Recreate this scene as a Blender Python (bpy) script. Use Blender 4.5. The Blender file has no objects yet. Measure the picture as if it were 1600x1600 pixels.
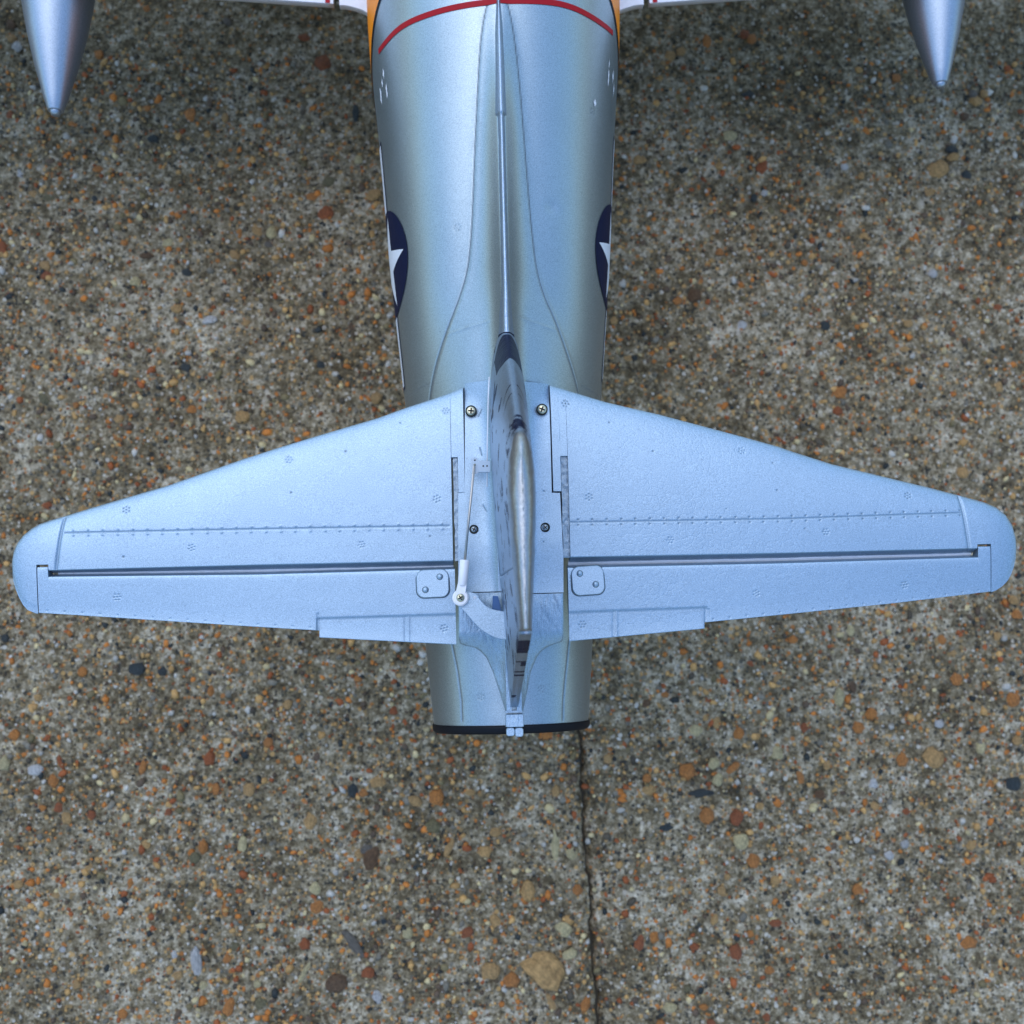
import bpy, math, random
import numpy as np
from mathutils import Matrix, Vector

random.seed(7)
rng = np.random.default_rng(11)
scene = bpy.context.scene
COL = scene.collection
R = math.radians

# ------------------------------------------------------------------ camera
F = 1604.0                      # focal length in pixels of the 1600 px photograph
ZS = 0.215                      # height of the tailplane above the concrete
NAD = (738.0, 950.0)            # where straight down falls in the picture
YAW = R(1.45)
w = Vector((-(NAD[0] - 800), (NAD[1] - 800), F)).normalized()
u = Vector((math.cos(YAW), math.sin(YAW), 0)); u = (u - w * u.dot(w)).normalized()
v = w.cross(u)
RW = np.array([u, v, w])        # cam coords -> world coords (rows)
CAMZ = ZS + 0.470

def ray(px, py):
    d = np.stack([np.asarray(px, float) - 800, 800 - np.asarray(py, float),
                  -F * np.ones_like(np.asarray(px, float))], -1)
    return d @ RW.T
_r = ray(796.5, 800)
CAM = np.array([-_r[0] / -_r[2] * (CAMZ - ZS), -_r[1] / -_r[2] * (CAMZ - ZS), CAMZ])

def at(px, py, z):
    """world x, y of a picture point lying at height z"""
    d = ray(px, py)
    t = (z - CAMZ) / d[..., 2]
    return CAM[0] + d[..., 0] * t, CAM[1] + d[..., 1] * t

def ats(pts, z):
    a = np.array(pts, float)
    x, y = at(a[:, 0], a[:, 1], z)
    return np.stack([x, y], 1)

cd = bpy.data.cameras.new('camera')
cam = bpy.data.objects.new('camera', cd); COL.objects.link(cam)
M3 = Matrix(RW.tolist())
cam.matrix_world = Matrix.Translation(CAM.tolist()) @ M3.to_4x4()
cd.sensor_width = 36; cd.lens = 36 * F / 1600
cd.clip_start = 0.02; cd.clip_end = 200
cd.dof.use_dof = True; cd.dof.focus_distance = 0.455; cd.dof.aperture_fstop = 36.09 / 3.3
scene.camera = cam
scene.render.resolution_x = scene.render.resolution_y = 1024

# ------------------------------------------------------------------ light
SUN_EL, SUN_AZ = R(66), R(120)     # azimuth: direction the light comes from, from +X counter-clockwise
world = bpy.data.worlds.new('World'); scene.world = world; world.use_nodes = True
nt = world.node_tree; nt.nodes.clear()
sky = nt.nodes.new('ShaderNodeTexSky'); sky.sky_type = 'NISHITA'; sky.sun_disc = False
sky.sun_elevation = SUN_EL; sky.sun_rotation = R(90) - SUN_AZ
sky.air_density = 2.0; sky.dust_density = 1.6; sky.ozone_density = 10.0
bg = nt.nodes.new('ShaderNodeBackground'); bg.inputs[1].default_value = 0.15
wo = nt.nodes.new('ShaderNodeOutputWorld')
nt.links.new(sky.outputs[0], bg.inputs[0]); nt.links.new(bg.outputs[0], wo.inputs[0])
sl = bpy.data.lights.new('sun', 'SUN'); sl.energy = 0.5; sl.angle = R(75); sl.color = (1, 0.93, 0.84)
so = bpy.data.objects.new('sun', sl); COL.objects.link(so)
sd = Vector((math.cos(SUN_EL) * math.cos(SUN_AZ), math.cos(SUN_EL) * math.sin(SUN_AZ), math.sin(SUN_EL)))
so.rotation_euler = sd.to_track_quat('Z', 'Y').to_euler(); so.location = (0, 0, 3)
scene.view_settings.view_transform = 'Standard'; scene.view_settings.look = 'None'
scene.view_settings.exposure = 0.75; scene.view_settings.gamma = 1

# ------------------------------------------------------------------ materials
def mat(name, color=(.5, .5, .5), metal=0.0, rough=0.5, spec=0.5):
    m = bpy.data.materials.new(name); m.use_nodes = True
    b = m.node_tree.nodes['Principled BSDF']
    b.inputs['Base Color'].default_value = (*color, 1); b.inputs['Metallic'].default_value = metal
    b.inputs['Roughness'].default_value = rough; b.inputs['Specular IOR Level'].default_value = spec
    return m, m.node_tree, b

def noise(t, scale, detail=2, rough=.5, vec=None, dist=0):
    n = t.nodes.new('ShaderNodeTexNoise'); n.inputs['Scale'].default_value = scale
    n.inputs['Detail'].default_value = detail; n.inputs['Roughness'].default_value = rough
    n.inputs['Distortion'].default_value = dist
    if vec: t.links.new(vec, n.inputs['Vector'])
    return n

def ramp(t, fac, stops, interp='LINEAR'):
    r = t.nodes.new('ShaderNodeValToRGB'); r.color_ramp.interpolation = interp
    e = r.color_ramp.elements
    while len(e) > 1: e.remove(e[-1])
    e[0].position = stops[0][0]; e[0].color = (*stops[0][1], 1)
    for p, c in stops[1:]:
        k = e.new(p); k.color = (*c, 1)
    t.links.new(fac, r.inputs[0]); return r

def g(x): return (x, x, x)

def mix(t, fac, a, b, mode='MIX'):
    m = t.nodes.new('ShaderNodeMix'); m.data_type = 'RGBA'; m.blend_type = mode
    for s, val in ((m.inputs[0], fac), (m.inputs[6], a), (m.inputs[7], b)):
        if hasattr(val, 'is_linked'): t.links.new(val, s)
        elif isinstance(val, tuple): s.default_value = (*val, 1)
        else: s.default_value = val
    return m.outputs[2]

def math_(t, op, a, b=0.0):
    m = t.nodes.new('ShaderNodeMath'); m.operation = op
    for s, val in ((m.inputs[0], a), (m.inputs[1], b)):
        if hasattr(val, 'is_linked'): t.links.new(val, s)
        else: s.default_value = val
    return m.outputs[0]

def bump(t, b, chain):
    prev = None
    for h, strength, dist in chain:
        n = t.nodes.new('ShaderNodeBump'); n.inputs['Strength'].default_value = strength
        n.inputs['Distance'].default_value = dist
        t.links.new(h, n.inputs['Height'])
        if prev: t.links.new(prev, n.inputs['Normal'])
        prev = n.outputs[0]
    t.links.new(prev, b.inputs['Normal'])

def silver(name, base=(.352, .456, .550), rough=.47, cells=0.0, wrinkle=0.0, grain=1.0, navy=False, brown=0.0):
    m, t, b = mat(name, base, .88, rough)
    tc = t.nodes.new('ShaderNodeTexCoord').outputs['Object']
    fine = noise(t, 2600, 2, .6, tc); mid = noise(t, 120, 4, .6, tc); big = noise(t, 22, 3, .6, tc)
    lo = tuple(x * .93 for x in base); hi = tuple(min(1, x * 1.05) for x in base)
    c = mix(t, big.outputs[0], lo, hi)
    c = mix(t, .42, c, ramp(t, fine.outputs[0], [(.33, g(.40)), (.67, g(1.45))]).outputs[0], 'MULTIPLY')
    if brown:
        c = mix(t, math_(t, 'MULTIPLY', ramp(t, mid.outputs[0], [(.35, g(0)), (.65, g(1))]).outputs[0], brown), c, (.36, .31, .26))  # brown patches stand for a warm reflection, put into the colour
    at_ = t.nodes.new('ShaderNodeAttribute'); at_.attribute_name = 'dirt_shade'
    spk = noise(t, 420, 2, .7, tc)
    sp = ramp(t, spk.outputs[0], [(.70, g(0)), (.76, g(1))]).outputs[0]
    c = mix(t, math_(t, 'MULTIPLY', sp, .35), c, (.16, .19, .22))
    c = mix(t, at_.outputs['Fac'], c, (.035, .05, .065))  # groove dirt, plus shade painted on the gap walls
    metal = math_(t, 'SUBTRACT', .88, math_(t, 'MULTIPLY', at_.outputs['Fac'], .6))
    if navy:
        a2 = t.nodes.new('ShaderNodeAttribute'); a2.attribute_name = 'navy'
        e = noise(t, 500, 3, .7, tc)
        f = ramp(t, math_(t, 'ADD', a2.outputs['Fac'], math_(t, 'MULTIPLY', math_(t, 'SUBTRACT', e.outputs[0], .5), .9)),
                 [(.47, g(0)), (.53, g(1))]).outputs[0]
        c = mix(t, f, c, (.005, .008, .028))
        metal = math_(t, 'MULTIPLY', metal, math_(t, 'SUBTRACT', 1.0, f))
        t.links.new(math_(t, 'SUBTRACT', .5, math_(t, 'MULTIPLY', f, .38)), b.inputs['Specular IOR Level'])
    t.links.new(c, b.inputs['Base Color']); t.links.new(metal, b.inputs['Metallic'])
    rr = ramp(t, mid.outputs[0], [(.3, g(rough - .012)), (.7, g(rough + .012))])
    t.links.new(rr.outputs[0], b.inputs['Roughness'])
    ch = [(fine.outputs[0], .30 * grain, .00010), (mid.outputs[0], .10 * grain, .0006)]
    if cells:
        vo = t.nodes.new('ShaderNodeTexVoronoi'); vo.feature = 'DISTANCE_TO_EDGE'; vo.inputs['Scale'].default_value = 330
        wv = t.nodes.new('ShaderNodeVectorMath'); wv.operation = 'ADD'
        wn = noise(t, 300, 2, .5, tc)
        sc = t.nodes.new('ShaderNodeVectorMath'); sc.operation = 'SCALE'; sc.inputs['Scale'].default_value = .0016
        t.links.new(wn.outputs['Color'], sc.inputs[0]); t.links.new(tc, wv.inputs[0]); t.links.new(sc.outputs[0], wv.inputs[1])
        t.links.new(wv.outputs[0], vo.inputs['Vector'])
        vr = ramp(t, vo.outputs['Distance'], [(0, g(0)), (.10, g(1))])
        pm = noise(t, 30, 2, .5, tc)
        msk = ramp(t, pm.outputs[0], [(.35, g(.15)), (.62, g(1))]).outputs[0]
        hh = mix(t, msk, g(1.0), vr.outputs[0])
        ch.append((hh, cells, .00025))
    if wrinkle:
        mp = t.nodes.new('ShaderNodeMapping'); mp.inputs['Scale'].default_value = (1.0, .28, .5)
        mp.inputs['Rotation'].default_value = (0, 0, .35)
        t.links.new(tc, mp.inputs[0])
        wn = noise(t, 620, 3, .65, mp.outputs[0], .8)
        ch.append((wn.outputs[0], wrinkle, .0018))
    bump(t, b, ch)
    return m

SILVER = silver('silver_paint_tailplane', cells=.04)
SILVER_R = silver('silver_paint_foam_grain', cells=.17)
FUSE = silver('silver_paint_fuselage', base=(.360, .430, .462), rough=.37, grain=.55)
ROUGHF = silver('silver_rough_foam', base=(.36,.43,.49), rough=.6, grain=3.0)
WRINK = silver('silver_wrinkled_foam', rough=.48, wrinkle=.30, grain=1.2)
FINM = silver('silver_fin_paint', base=(.36, .45, .56), rough=.38, grain=1.3, navy=True, wrinkle=.10, brown=.08)  # faint brown painted in as a reflection
CAPM = silver('silver_cap_reflection', base=(.37, .40, .42), rough=.33, grain=1.2, wrinkle=.12, brown=.30)  # brown mottling paints a reflection into the cap colour
TANKM = silver('silver_paint_tank', base=(.36, .42, .49), rough=.40, grain=.3)

def paint(name, color, rough=.35, grain=.3, spec=.5):
    m, t, b = mat(name, color, 0, rough, spec)
    tc = t.nodes.new('ShaderNodeTexCoord').outputs['Object']
    n = noise(t, 400, 3, .6, tc)
    t.links.new(mix(t, n.outputs[0], tuple(x * .86 for x in color), tuple(min(1, x * 1.1) for x in color)), b.inputs['Base Color'])
    bump(t, b, [(n.outputs[0], grain, .0002)])
    return m
NAVY = paint('navy_paint', (.005, .009, .034), .5, spec=.15)
BLACK = paint('black_paint', (.008, .009, .012), .5, spec=.12)
WHITE = paint('white_paint', (.72, .73, .76), .4)
RED = paint('red_paint', (.36, .008, .014), .45, spec=.15)
YELLOW = paint('yellow_paint', (.95, .26, .002), .4, spec=.3)
NYLON = paint('white_nylon', (.78, .77, .80), .4)
STEEL, t, b = mat('steel_rod', (.45, .42, .38), 1, .28)
n_ = noise(t, 300, 3); t.links.new(mix(t, n_.outputs[0], (.30, .28, .25), (.55, .52, .48)), b.inputs['Base Color'])
BRASS, t, b = mat('brass_screw', (.62, .56, .36), 1, .30)
n_ = noise(t, 900, 3); t.links.new(mix(t, n_.outputs[0], (.40, .36, .22), (.75, .70, .52)), b.inputs['Base Color'])
ZINC, t, b = mat('dark_zinc_screw', (.30, .33, .36), 1, .32)
n_ = noise(t, 900, 3); t.links.new(mix(t, n_.outputs[0], (.18, .2, .22), (.45, .48, .5)), b.inputs['Base Color'])
HOLE = paint('dark_recess', (.012, .014, .013), .8)
FOAM = paint('bare_foam', (.62, .66, .72), .6, .8)
RUBBER = paint('rubber', (.02, .02, .02), .8)
CLEARN, t, b = mat('translucent_nylon', (.62, .70, .78), 0, .35)
b.inputs['Transmission Weight'].default_value = .45; b.inputs['IOR'].default_value = 1.45
bump(t, b, [(noise(t, 600, 2).outputs[0], .2, .0002)])
CANOPY, t, b = mat('canopy_glass', (.25, .3, .32), 0, .05); b.inputs['Transmission Weight'].default_value = .6
BLUEP = paint('blue_plastic', (.02, .09, .24), .4)

# ------------------------------------------------------------------ mesh helpers
def link(name, me, m, parent=None):
    o = bpy.data.objects.new(name, me); COL.objects.link(o)
    if m: me.materials.append(m)
    if parent: o.parent = parent
    return o

def pydata(name, verts, faces, m, parent=None, smooth=True):
    me = bpy.data.meshes.new(name); me.from_pydata([tuple(p) for p in verts], [], faces); me.update()
    me.polygons.foreach_set('use_smooth', [smooth] * len(me.polygons))
    o = link(name, me, m, parent)
    return o

def grid_faces(ni, nj, off=0, flip=False):
    i, j = np.meshgrid(np.arange(ni - 1), np.arange(nj - 1), indexing='ij')
    a = off + i * nj + j
    q = np.stack([a, a + nj, a + nj + 1, a + 1], -1).reshape(-1, 4)
    return q[:, ::-1] if flip else q

def quadmesh(name, co, quads, m, parent, attrs=None, smooth=None):
    me = bpy.data.meshes.new(name)
    me.vertices.add(len(co)); me.vertices.foreach_set('co', np.ascontiguousarray(co, dtype=np.float32).ravel())
    n = len(quads)
    me.loops.add(n * 4); me.loops.foreach_set('vertex_index', np.ascontiguousarray(quads, dtype=np.int32).ravel())
    me.polygons.add(n); me.polygons.foreach_set('loop_start', np.arange(0, n * 4, 4, dtype=np.int32))
    s = np.ones(n, bool) if smooth is None else smooth
    me.polygons.foreach_set('use_smooth', s)
    for k, val in (attrs or {}).items():
        a = me.attributes.new(k, 'FLOAT', 'POINT'); a.data.foreach_set('value', val.astype(np.float32))
    me.update(calc_edges=True); me.validate()
    return link(name, me, m, parent)

def slab(name, X, Y, Z, zb, m, parent, dirt_shade=None):
    """closed body: dense top grid X,Y,Z; boundary skirt down to zb; coarse underside"""
    ni, nj = X.shape
    top = np.stack([X, Y, Z], -1).reshape(-1, 3)
    q = [grid_faces(ni, nj)]
    per = [i * nj for i in range(ni)] + [(ni - 1) * nj + j for j in range(1, nj)] + \
          [i * nj + nj - 1 for i in range(ni - 2, -1, -1)] + [j for j in range(nj - 2, 0, -1)]
    per = np.array(per); npv = len(per)
    low = top[per].copy()
    zbv = zb(low[:, 0], low[:, 1]) if callable(zb) else np.full(npv, zb)
    low[:, 2] = np.minimum(zbv, low[:, 2] - 2e-4)
    up = top[per].copy()            # own copy so that the edge shades crisply
    o1 = len(top); o2 = o1 + npv
    k = np.arange(npv); k2 = (k + 1) % npv
    sk = np.stack([o1 + k2, o1 + k, o2 + k, o2 + k2], -1); q.append(sk)
    # underside strips joining the two long edges
    a = np.arange(ni - 1)
    A = o2 + a; Bq = o2 + a + 1
    j0 = (ni - 1) + (nj - 1)
    C_ = o2 + j0 + (ni - 1 - (a + 1)); D = o2 + j0 + (ni - 1 - a)
    D = np.where(D >= o2 + npv, o2 + (D - o2) % npv, D)
    q.append(np.stack([A, D, C_, Bq], -1)[:, :])
    co = np.concatenate([top, up, low]); quads = np.concatenate(q)
    # orientation: make the top face up
    v0, v1, v3 = top[0], top[nj], top[1]
    if np.cross(v1 - v0, v3 - v0)[2] < 0: quads = quads[:, ::-1]
    at_ = {}
    if dirt_shade is not None:
        d = dirt_shade.reshape(-1); at_['dirt_shade'] = np.concatenate([d, d[per], d[per] * 0])
    sm = np.ones(len(quads), bool)
    return quadmesh(name, co, quads, m, parent, at_, sm)

def seg_dist(X, Y, pts):
    best = np.full(X.shape, 9.0)
    for a, b_ in zip(pts[:-1], pts[1:]):
        d = b_ - a; L = d @ d
        t = np.clip(((X - a[0]) * d[0] + (Y - a[1]) * d[1]) / max(L, 1e-12), 0, 1)
        best = np.minimum(best, np.hypot(X - a[0] - t * d[0], Y - a[1] - t * d[1]))
    return best

class Feat:
    """engraved lines, rivets and vent marks of one surface"""
    def __init__(s): s.lines = []; s.dots = []
    def line(s, px, z, w=.00040, d=.00035, dirt_shade=.55):
        p = ats(px, z)
        if len(p) > 4:                       # round the corners of long curves
            for _ in range(2):
                a, b_ = p[:-1] * .75 + p[1:] * .25, p[:-1] * .25 + p[1:] * .75
                p = np.concatenate([p[:1], np.stack([a, b_], 1).reshape(-1, 2), p[-1:]])
        s.lines.append((p, w, d, dirt_shade)); return s
    def dot(s, x, y, r=.00045, d=.00025, dirt_shade=.7): s.dots.append((x, y, r, d, dirt_shade)); return s
    def vent(s, px, py, z, k=1.0, dirt_shade=.6):
        x, y = at(px, py, z); a0 = rng.uniform(0, 1); dirt_shade = dirt_shade * rng.uniform(.45, 1.35); k = k * rng.uniform(.92, 1.08)
        s.dot(x, y, .00033 * k, .0003, dirt_shade)
        for i in range(6):
            a = a0 + i * math.pi / 3
            s.dot(x + .00135 * k * math.cos(a), y + .00135 * k * math.sin(a), .00033 * k, .0003, min(1, dirt_shade * rng.uniform(.5, 1.4)))
    def apply(s, X, Y):
        h = np.zeros(X.shape); di = np.zeros(X.shape)
        for pts, w_, d_, dr in s.lines:
            e = np.exp(-(seg_dist(X, Y, pts) / w_) ** 2)
            h -= d_ * e; di = np.maximum(di, abs(dr) * e)
            e2 = np.exp(-(seg_dist(X, Y, pts) / .0016) ** 2) * vnoise(X, Y, .003, 77) ** 2
            di = np.maximum(di, .22 * e2)
        for x, y, r, d_, dr in s.dots:
            m_ = (abs(X - x) < 4 * r) & (abs(Y - y) < 4 * r)
            if not m_.any(): continue
            e = np.exp(-(((X[m_] - x) ** 2 + (Y[m_] - y) ** 2) / r ** 2))
            h[m_] -= d_ * e; di[m_] = np.maximum(di[m_], dr * e)
        return h, di

def vnoise(X, Y, scale, seed=0):
    r = np.random.default_rng(seed).random((256, 256))
    xs = X / scale + 1000; ys = Y / scale + 1000
    xi = np.floor(xs).astype(int); yi = np.floor(ys).astype(int)
    fx = xs - xi; fy = ys - yi; fx = fx * fx * (3 - 2 * fx); fy = fy * fy * (3 - 2 * fy)
    a = r[xi % 256, yi % 256]; b_ = r[(xi + 1) % 256, yi % 256]; c = r[xi % 256, (yi + 1) % 256]; d = r[(xi + 1) % 256, (yi + 1) % 256]
    return (a * (1 - fx) + b_ * fx) * (1 - fy) + (c * (1 - fx) + d * fx) * fy

def naca(c):
    c = np.clip(c, 0, 1)
    return np.maximum(10 * (.2969 * np.sqrt(c) - .126 * c - .3516 * c ** 2 + .2843 * c ** 3 - .1015 * c ** 4), 0.02)

def sm(a, b_, x):
    t = np.clip((x - a) / (b_ - a), 0, 1); return t * t * (3 - 2 * t)

def fn(pts, k=0):
    """piecewise linear y(x) through world points (k=0) or x(y) (k=1)"""
    p = pts[np.argsort(pts[:, k])]
    return lambda q: np.interp(q, p[:, k], p[:, 1 - k])

def smooth_fn(pts, k=0, passes=2):
    p = pts[np.argsort(pts[:, k])]
    q = np.linspace(p[0, k], p[-1, k], 400); vv = np.interp(q, p[:, k], p[:, 1 - k])
    ker = np.ones(15) / 15
    for _ in range(passes):
        vp = np.pad(vv, 7, mode='reflect', reflect_type='odd'); vv = np.convolve(vp, ker, 'valid')
    return lambda s: np.interp(s, q, vv)

def extrude_poly(name, pts, z0, z1, m, parent, bev=.0002):
    """flat plate with a small bevelled rim, pts counter-clockwise world xy"""
    p = np.array(pts); n = len(p)
    area = .5 * np.sum(p[:, 0] * np.roll(p[:, 1], -1) - np.roll(p[:, 0], -1) * p[:, 1])
    if area < 0: p = p[::-1]
    c = p.mean(0)
    d = c - p; d /= np.linalg.norm(d, axis=1)[:, None]
    ins = p + d * bev
    vs = [(*q, z0) for q in p] + [(*q, z1 - bev) for q in p] + [(*q, z1) for q in ins]
    fs = [list(range(n))[::-1], [2 * n + i for i in range(n)]]
    for i in range(n):
        j = (i + 1) % n
        fs += [[i, j, n + j, n + i], [n + i, n + j, 2 * n + j, 2 * n + i]]
    return pydata(name, vs, fs, m, parent, smooth=False)

def round_rect(x0, y0, x1, y1, r, k=5):
    out = []
    for cx, cy, a in ((x1 - r, y1 - r, 0), (x0 + r, y1 - r, 90), (x0 + r, y0 + r, 180), (x1 - r, y0 + r, 270)):
        for i in range(k + 1):
            an = R(a + 90 * i / k); out.append((cx + r * math.cos(an), cy + r * math.sin(an)))
    return out

def lathe(name, prof, origin, axis, m, parent, n=40, closed=True):
    """prof: (distance along axis, radius)"""
    ax = Vector(axis).normalized(); s = ax.orthogonal().normalized(); q = ax.cross(s)
    vs = []; fs = []
    for (d, r) in prof:
        for k in range(n):
            a = 2 * math.pi * k / n
            vs.append(tuple(Vector(origin) + ax * d + s * (r * math.cos(a)) + q * (r * math.sin(a))))
    for i in range(len(prof) - 1):
        for k in range(n):
            k2 = (k + 1) % n
            fs.append([i * n + k, i * n + k2, (i + 1) * n + k2, (i + 1) * n + k])
    if closed:
        fs.append(list(range(n))[::-1]); fs.append([(len(prof) - 1) * n + k for k in range(n)])
    return pydata(name, vs, fs, m, parent)

def tube(name, pts, r, m, parent, n=12):
    vs = []; fs = []
    P = [Vector(p) for p in pts]
    for i, p in enumerate(P):
        d = (P[min(i + 1, len(P) - 1)] - P[max(i - 1, 0)]).normalized()
        s = d.orthogonal().normalized(); q = d.cross(s)
        for k in range(n):
            a = 2 * math.pi * k / n; vs.append(tuple(p + s * r * math.cos(a) + q * r * math.sin(a)))
    for i in range(len(P) - 1):
        for k in range(n):
            k2 = (k + 1) % n; fs.append([i * n + k, i * n + k2, (i + 1) * n + k2, (i + 1) * n + k])
    fs.append(list(range(n))[::-1]); fs.append([(len(P) - 1) * n + k for k in range(n)])
    return pydata(name, vs, fs, m, parent)

# ------------------------------------------------------------------ ground
def joint_x(y):
    p = ats([(875, 100), (885, 600), (904, 1100), (908, 1200), (911, 1300), (918, 1400), (921, 1480), (930, 1560), (938, 1640)], 0)
    return np.interp(y, p[::-1, 1], p[::-1, 0]) + .0034 * (vnoise(y, y * 0, .022, 3) - .5) + .0014 * (vnoise(y, y * 0, .009, 13) - .5) + .0012 * (vnoise(y, y * 0, .004, 4) - .5)

def concrete_mat():
    m, t, b = mat('weathered_concrete', (.2, .2, .19), 0, .85, .25)
    tc = t.nodes.new('ShaderNodeTexCoord').outputs['Object']
    n1 = noise(t, 75, 6, .74, tc); n2 = noise(t, 11, 3, .6, tc); n3 = noise(t, 700, 4, .7, tc); n4 = noise(t, 230, 4, .72, tc)
    f = math_(t, 'ADD', math_(t, 'MULTIPLY', n1.outputs[0], .36), math_(t, 'MULTIPLY', n4.outputs[0], .44))
    f = math_(t, 'ADD', f, math_(t, 'MULTIPLY', n2.outputs[0], .20))
    c = ramp(t, f, [(.385, (.042, .028, .012)), (.445, (.095, .068, .034)), (.495, (.175, .134, .076)), (.545, (.31, .252, .165)), (.61, (.50, .43, .315))]).outputs[0]
    c = mix(t, .55, c, ramp(t, n3.outputs[0], [(.34, g(.28)), (.50, g(.85)), (.64, g(1.7))]).outputs[0], 'MULTIPLY')
    # sand grains of many colours
    for sc, th, seed in ((420, .42, 0), (230, .34, 1)):
        vo = t.nodes.new('ShaderNodeTexVoronoi'); vo.inputs['Scale'].default_value = sc
        mp = t.nodes.new('ShaderNodeMapping'); mp.inputs['Location'].default_value = (seed * .37, seed * .21, 0)
        t.links.new(tc, mp.inputs[0]); t.links.new(mp.outputs[0], vo.inputs['Vector'])
        sep = t.nodes.new('ShaderNodeSeparateColor'); t.links.new(vo.outputs['Color'], sep.inputs[0])
        gc = ramp(t, sep.outputs[0], [(0, (.022, .020, .016)), (.14, (.07, .045, .022)), (.28, (.34, .115, .022)), (.42, (.24, .15, .06)),
                                      (.55, (.44, .25, .085)), (.66, (.12, .10, .07)), (.80, (.42, .36, .28)), (.9, (.03, .035, .03)), (.96, (.5, .45, .37))], 'CONSTANT').outputs[0]
        on = math_(t, 'MULTIPLY', math_(t, 'LESS_THAN', sep.outputs[1], .46), math_(t, 'LESS_THAN', vo.outputs['Distance'], th))
        c = mix(t, math_(t, 'MULTIPLY', on, .8), c, gc)
    # pits
    pt = noise(t, 260, 2, .5, tc)
    c = mix(t, ramp(t, pt.outputs[0], [(.62, g(0)), (.68, g(.85))]).outputs[0], c, (.022, .022, .018))
    t.links.new(c, b.inputs['Base Color'])
    bump(t, b, [(n1.outputs[0], .5, .002), (n4.outputs[0], .5, .0012), (n3.outputs[0], .5, .0006)])
    return m
CONC = concrete_mat()
def nonuni(a, b_, lo, hi, step):
    inner = np.arange(a, b_ + step, step)
    left = a - (np.geomspace(step, a - lo, 26)); right = inner[-1] + np.geomspace(step, hi - inner[-1], 26)
    return np.concatenate([left[::-1], inner, right])
ys = nonuni(-.32, .36, -4, 4, .0024)
def make_slab(name, side, z0, label):
    s = np.concatenate([np.arange(0, .46, .0024), .46 + np.geomspace(.003, 3.4, 26)])
    S, Y = np.meshgrid(s, ys, indexing='ij')
    jx = joint_x(Y); X = jx + side * (.0003 + .0016 * vnoise(Y, Y * 0 + side, .0045, 17) * vnoise(Y, Y * 0 + side, .019, 18) + S)
    Z = z0 + .0026 * (vnoise(X, Y, .03, 5) - .5) + .0014 * (vnoise(X, Y, .008, 6) - .5) + .0010 * (vnoise(X, Y, .0035, 8) - .5)
    Z -= .0020 * np.exp(-S / .0016)
    if side > 0: Z -= .0040 * np.exp(-S / .0045) * (.5 + vnoise(X, Y, .006, 19))
    Z -= .0025 * np.exp(-S / .003) * vnoise(X, Y, .004, 20)
    o = slab(name, X, Y, Z, z0 - .03, CONC, None); o['kind'] = 'structure'; o['label'] = label
    return o
slabL = make_slab('concrete_slab', -1, .0004, 'grey brown exposed aggregate concrete left of the joint line')
slabR = make_slab('concrete_slab', 1, -.0012, 'grey exposed aggregate concrete right of the joint line')
soil = pydata('soil', [(-4, -4, -.0075), (4, -4, -.0075), (4, 4, -.0075), (-4, 4, -.0075)], [[0, 1, 2, 3]], paint('dark_soil', (.045, .035, .02), .9), None)
soil['kind'] = 'structure'

# pebbles set in the concrete ------------------------------------------------
PC = {'orange': (.46, .175, .042), 'tan': (.46, .27, .105), 'cream': (.52, .42, .22), 'rust': (.30, .085, .028), 'brown': (.13, .070, .035),
      'slate': (.036, .044, .046), 'grey': (.15, .125, .10), 'white': (.50, .47, .44), 'olive': (.17, .14, .07)}
def pebble_mat(name, c):
    m, t, b = mat(name, c, 0, .6, .35)
    tc = t.nodes.new('ShaderNodeTexCoord').outputs['Object']; oi = t.nodes.new('ShaderNodeObjectInfo')
    n = noise(t, 2.6, 6, .72, tc)
    cc = mix(t, ramp(t, n.outputs[0], [(.36, g(0)), (.62, g(1))]).outputs[0], tuple(x * .62 for x in c), tuple(min(1, x * 1.5) for x in c))
    cc = mix(t, math_(t, 'MULTIPLY', oi.outputs['Random'], .22), cc, (.10, .085, .065))
    t.links.new(cc, b.inputs['Base Color']); bump(t, b, [(n.outputs[0], .6, .35)])
    return m
PM = {k: pebble_mat('pebble_' + k, c) for k, c in PC.items()}

def ico():
    p = (1 + 5 ** .5) / 2
    vs = np.array([(-1, p, 0), (1, p, 0), (-1, -p, 0), (1, -p, 0), (0, -1, p), (0, 1, p), (0, -1, -p), (0, 1, -p), (p, 0, -1), (p, 0, 1), (-p, 0, -1), (-p, 0, 1)], float)
    vs /= np.linalg.norm(vs[0])
    fs = [(0, 11, 5), (0, 5, 1), (0, 1, 7), (0, 7, 10), (0, 10, 11), (1, 5, 9), (5, 11, 4), (11, 10, 2), (10, 7, 6), (7, 1, 8),
          (3, 9, 4), (3, 4, 2), (3, 2, 6), (3, 6, 8), (3, 8, 9), (4, 9, 5), (2, 4, 11), (6, 2, 10), (8, 6, 7), (9, 8, 1)]
    return vs, fs
IV, IF = ico()
def ico2():
    vs = [tuple(x) for x in IV]; cache = {}; fs = []
    def mid(a, b_):
        k = (min(a, b_), max(a, b_))
        if k not in cache:
            q = (np.array(vs[a]) + np.array(vs[b_])) / 2; vs.append(tuple(q / np.linalg.norm(q))); cache[k] = len(vs) - 1
        return cache[k]
    for a, b_, c in IF:
        x, y, z = mid(a, b_), mid(b_, c), mid(c, a); fs += [(a, x, z), (b_, y, x), (c, z, y), (x, y, z)]
    return np.array(vs), fs
IV2, IF2 = ico2()
shapes = {}
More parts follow.
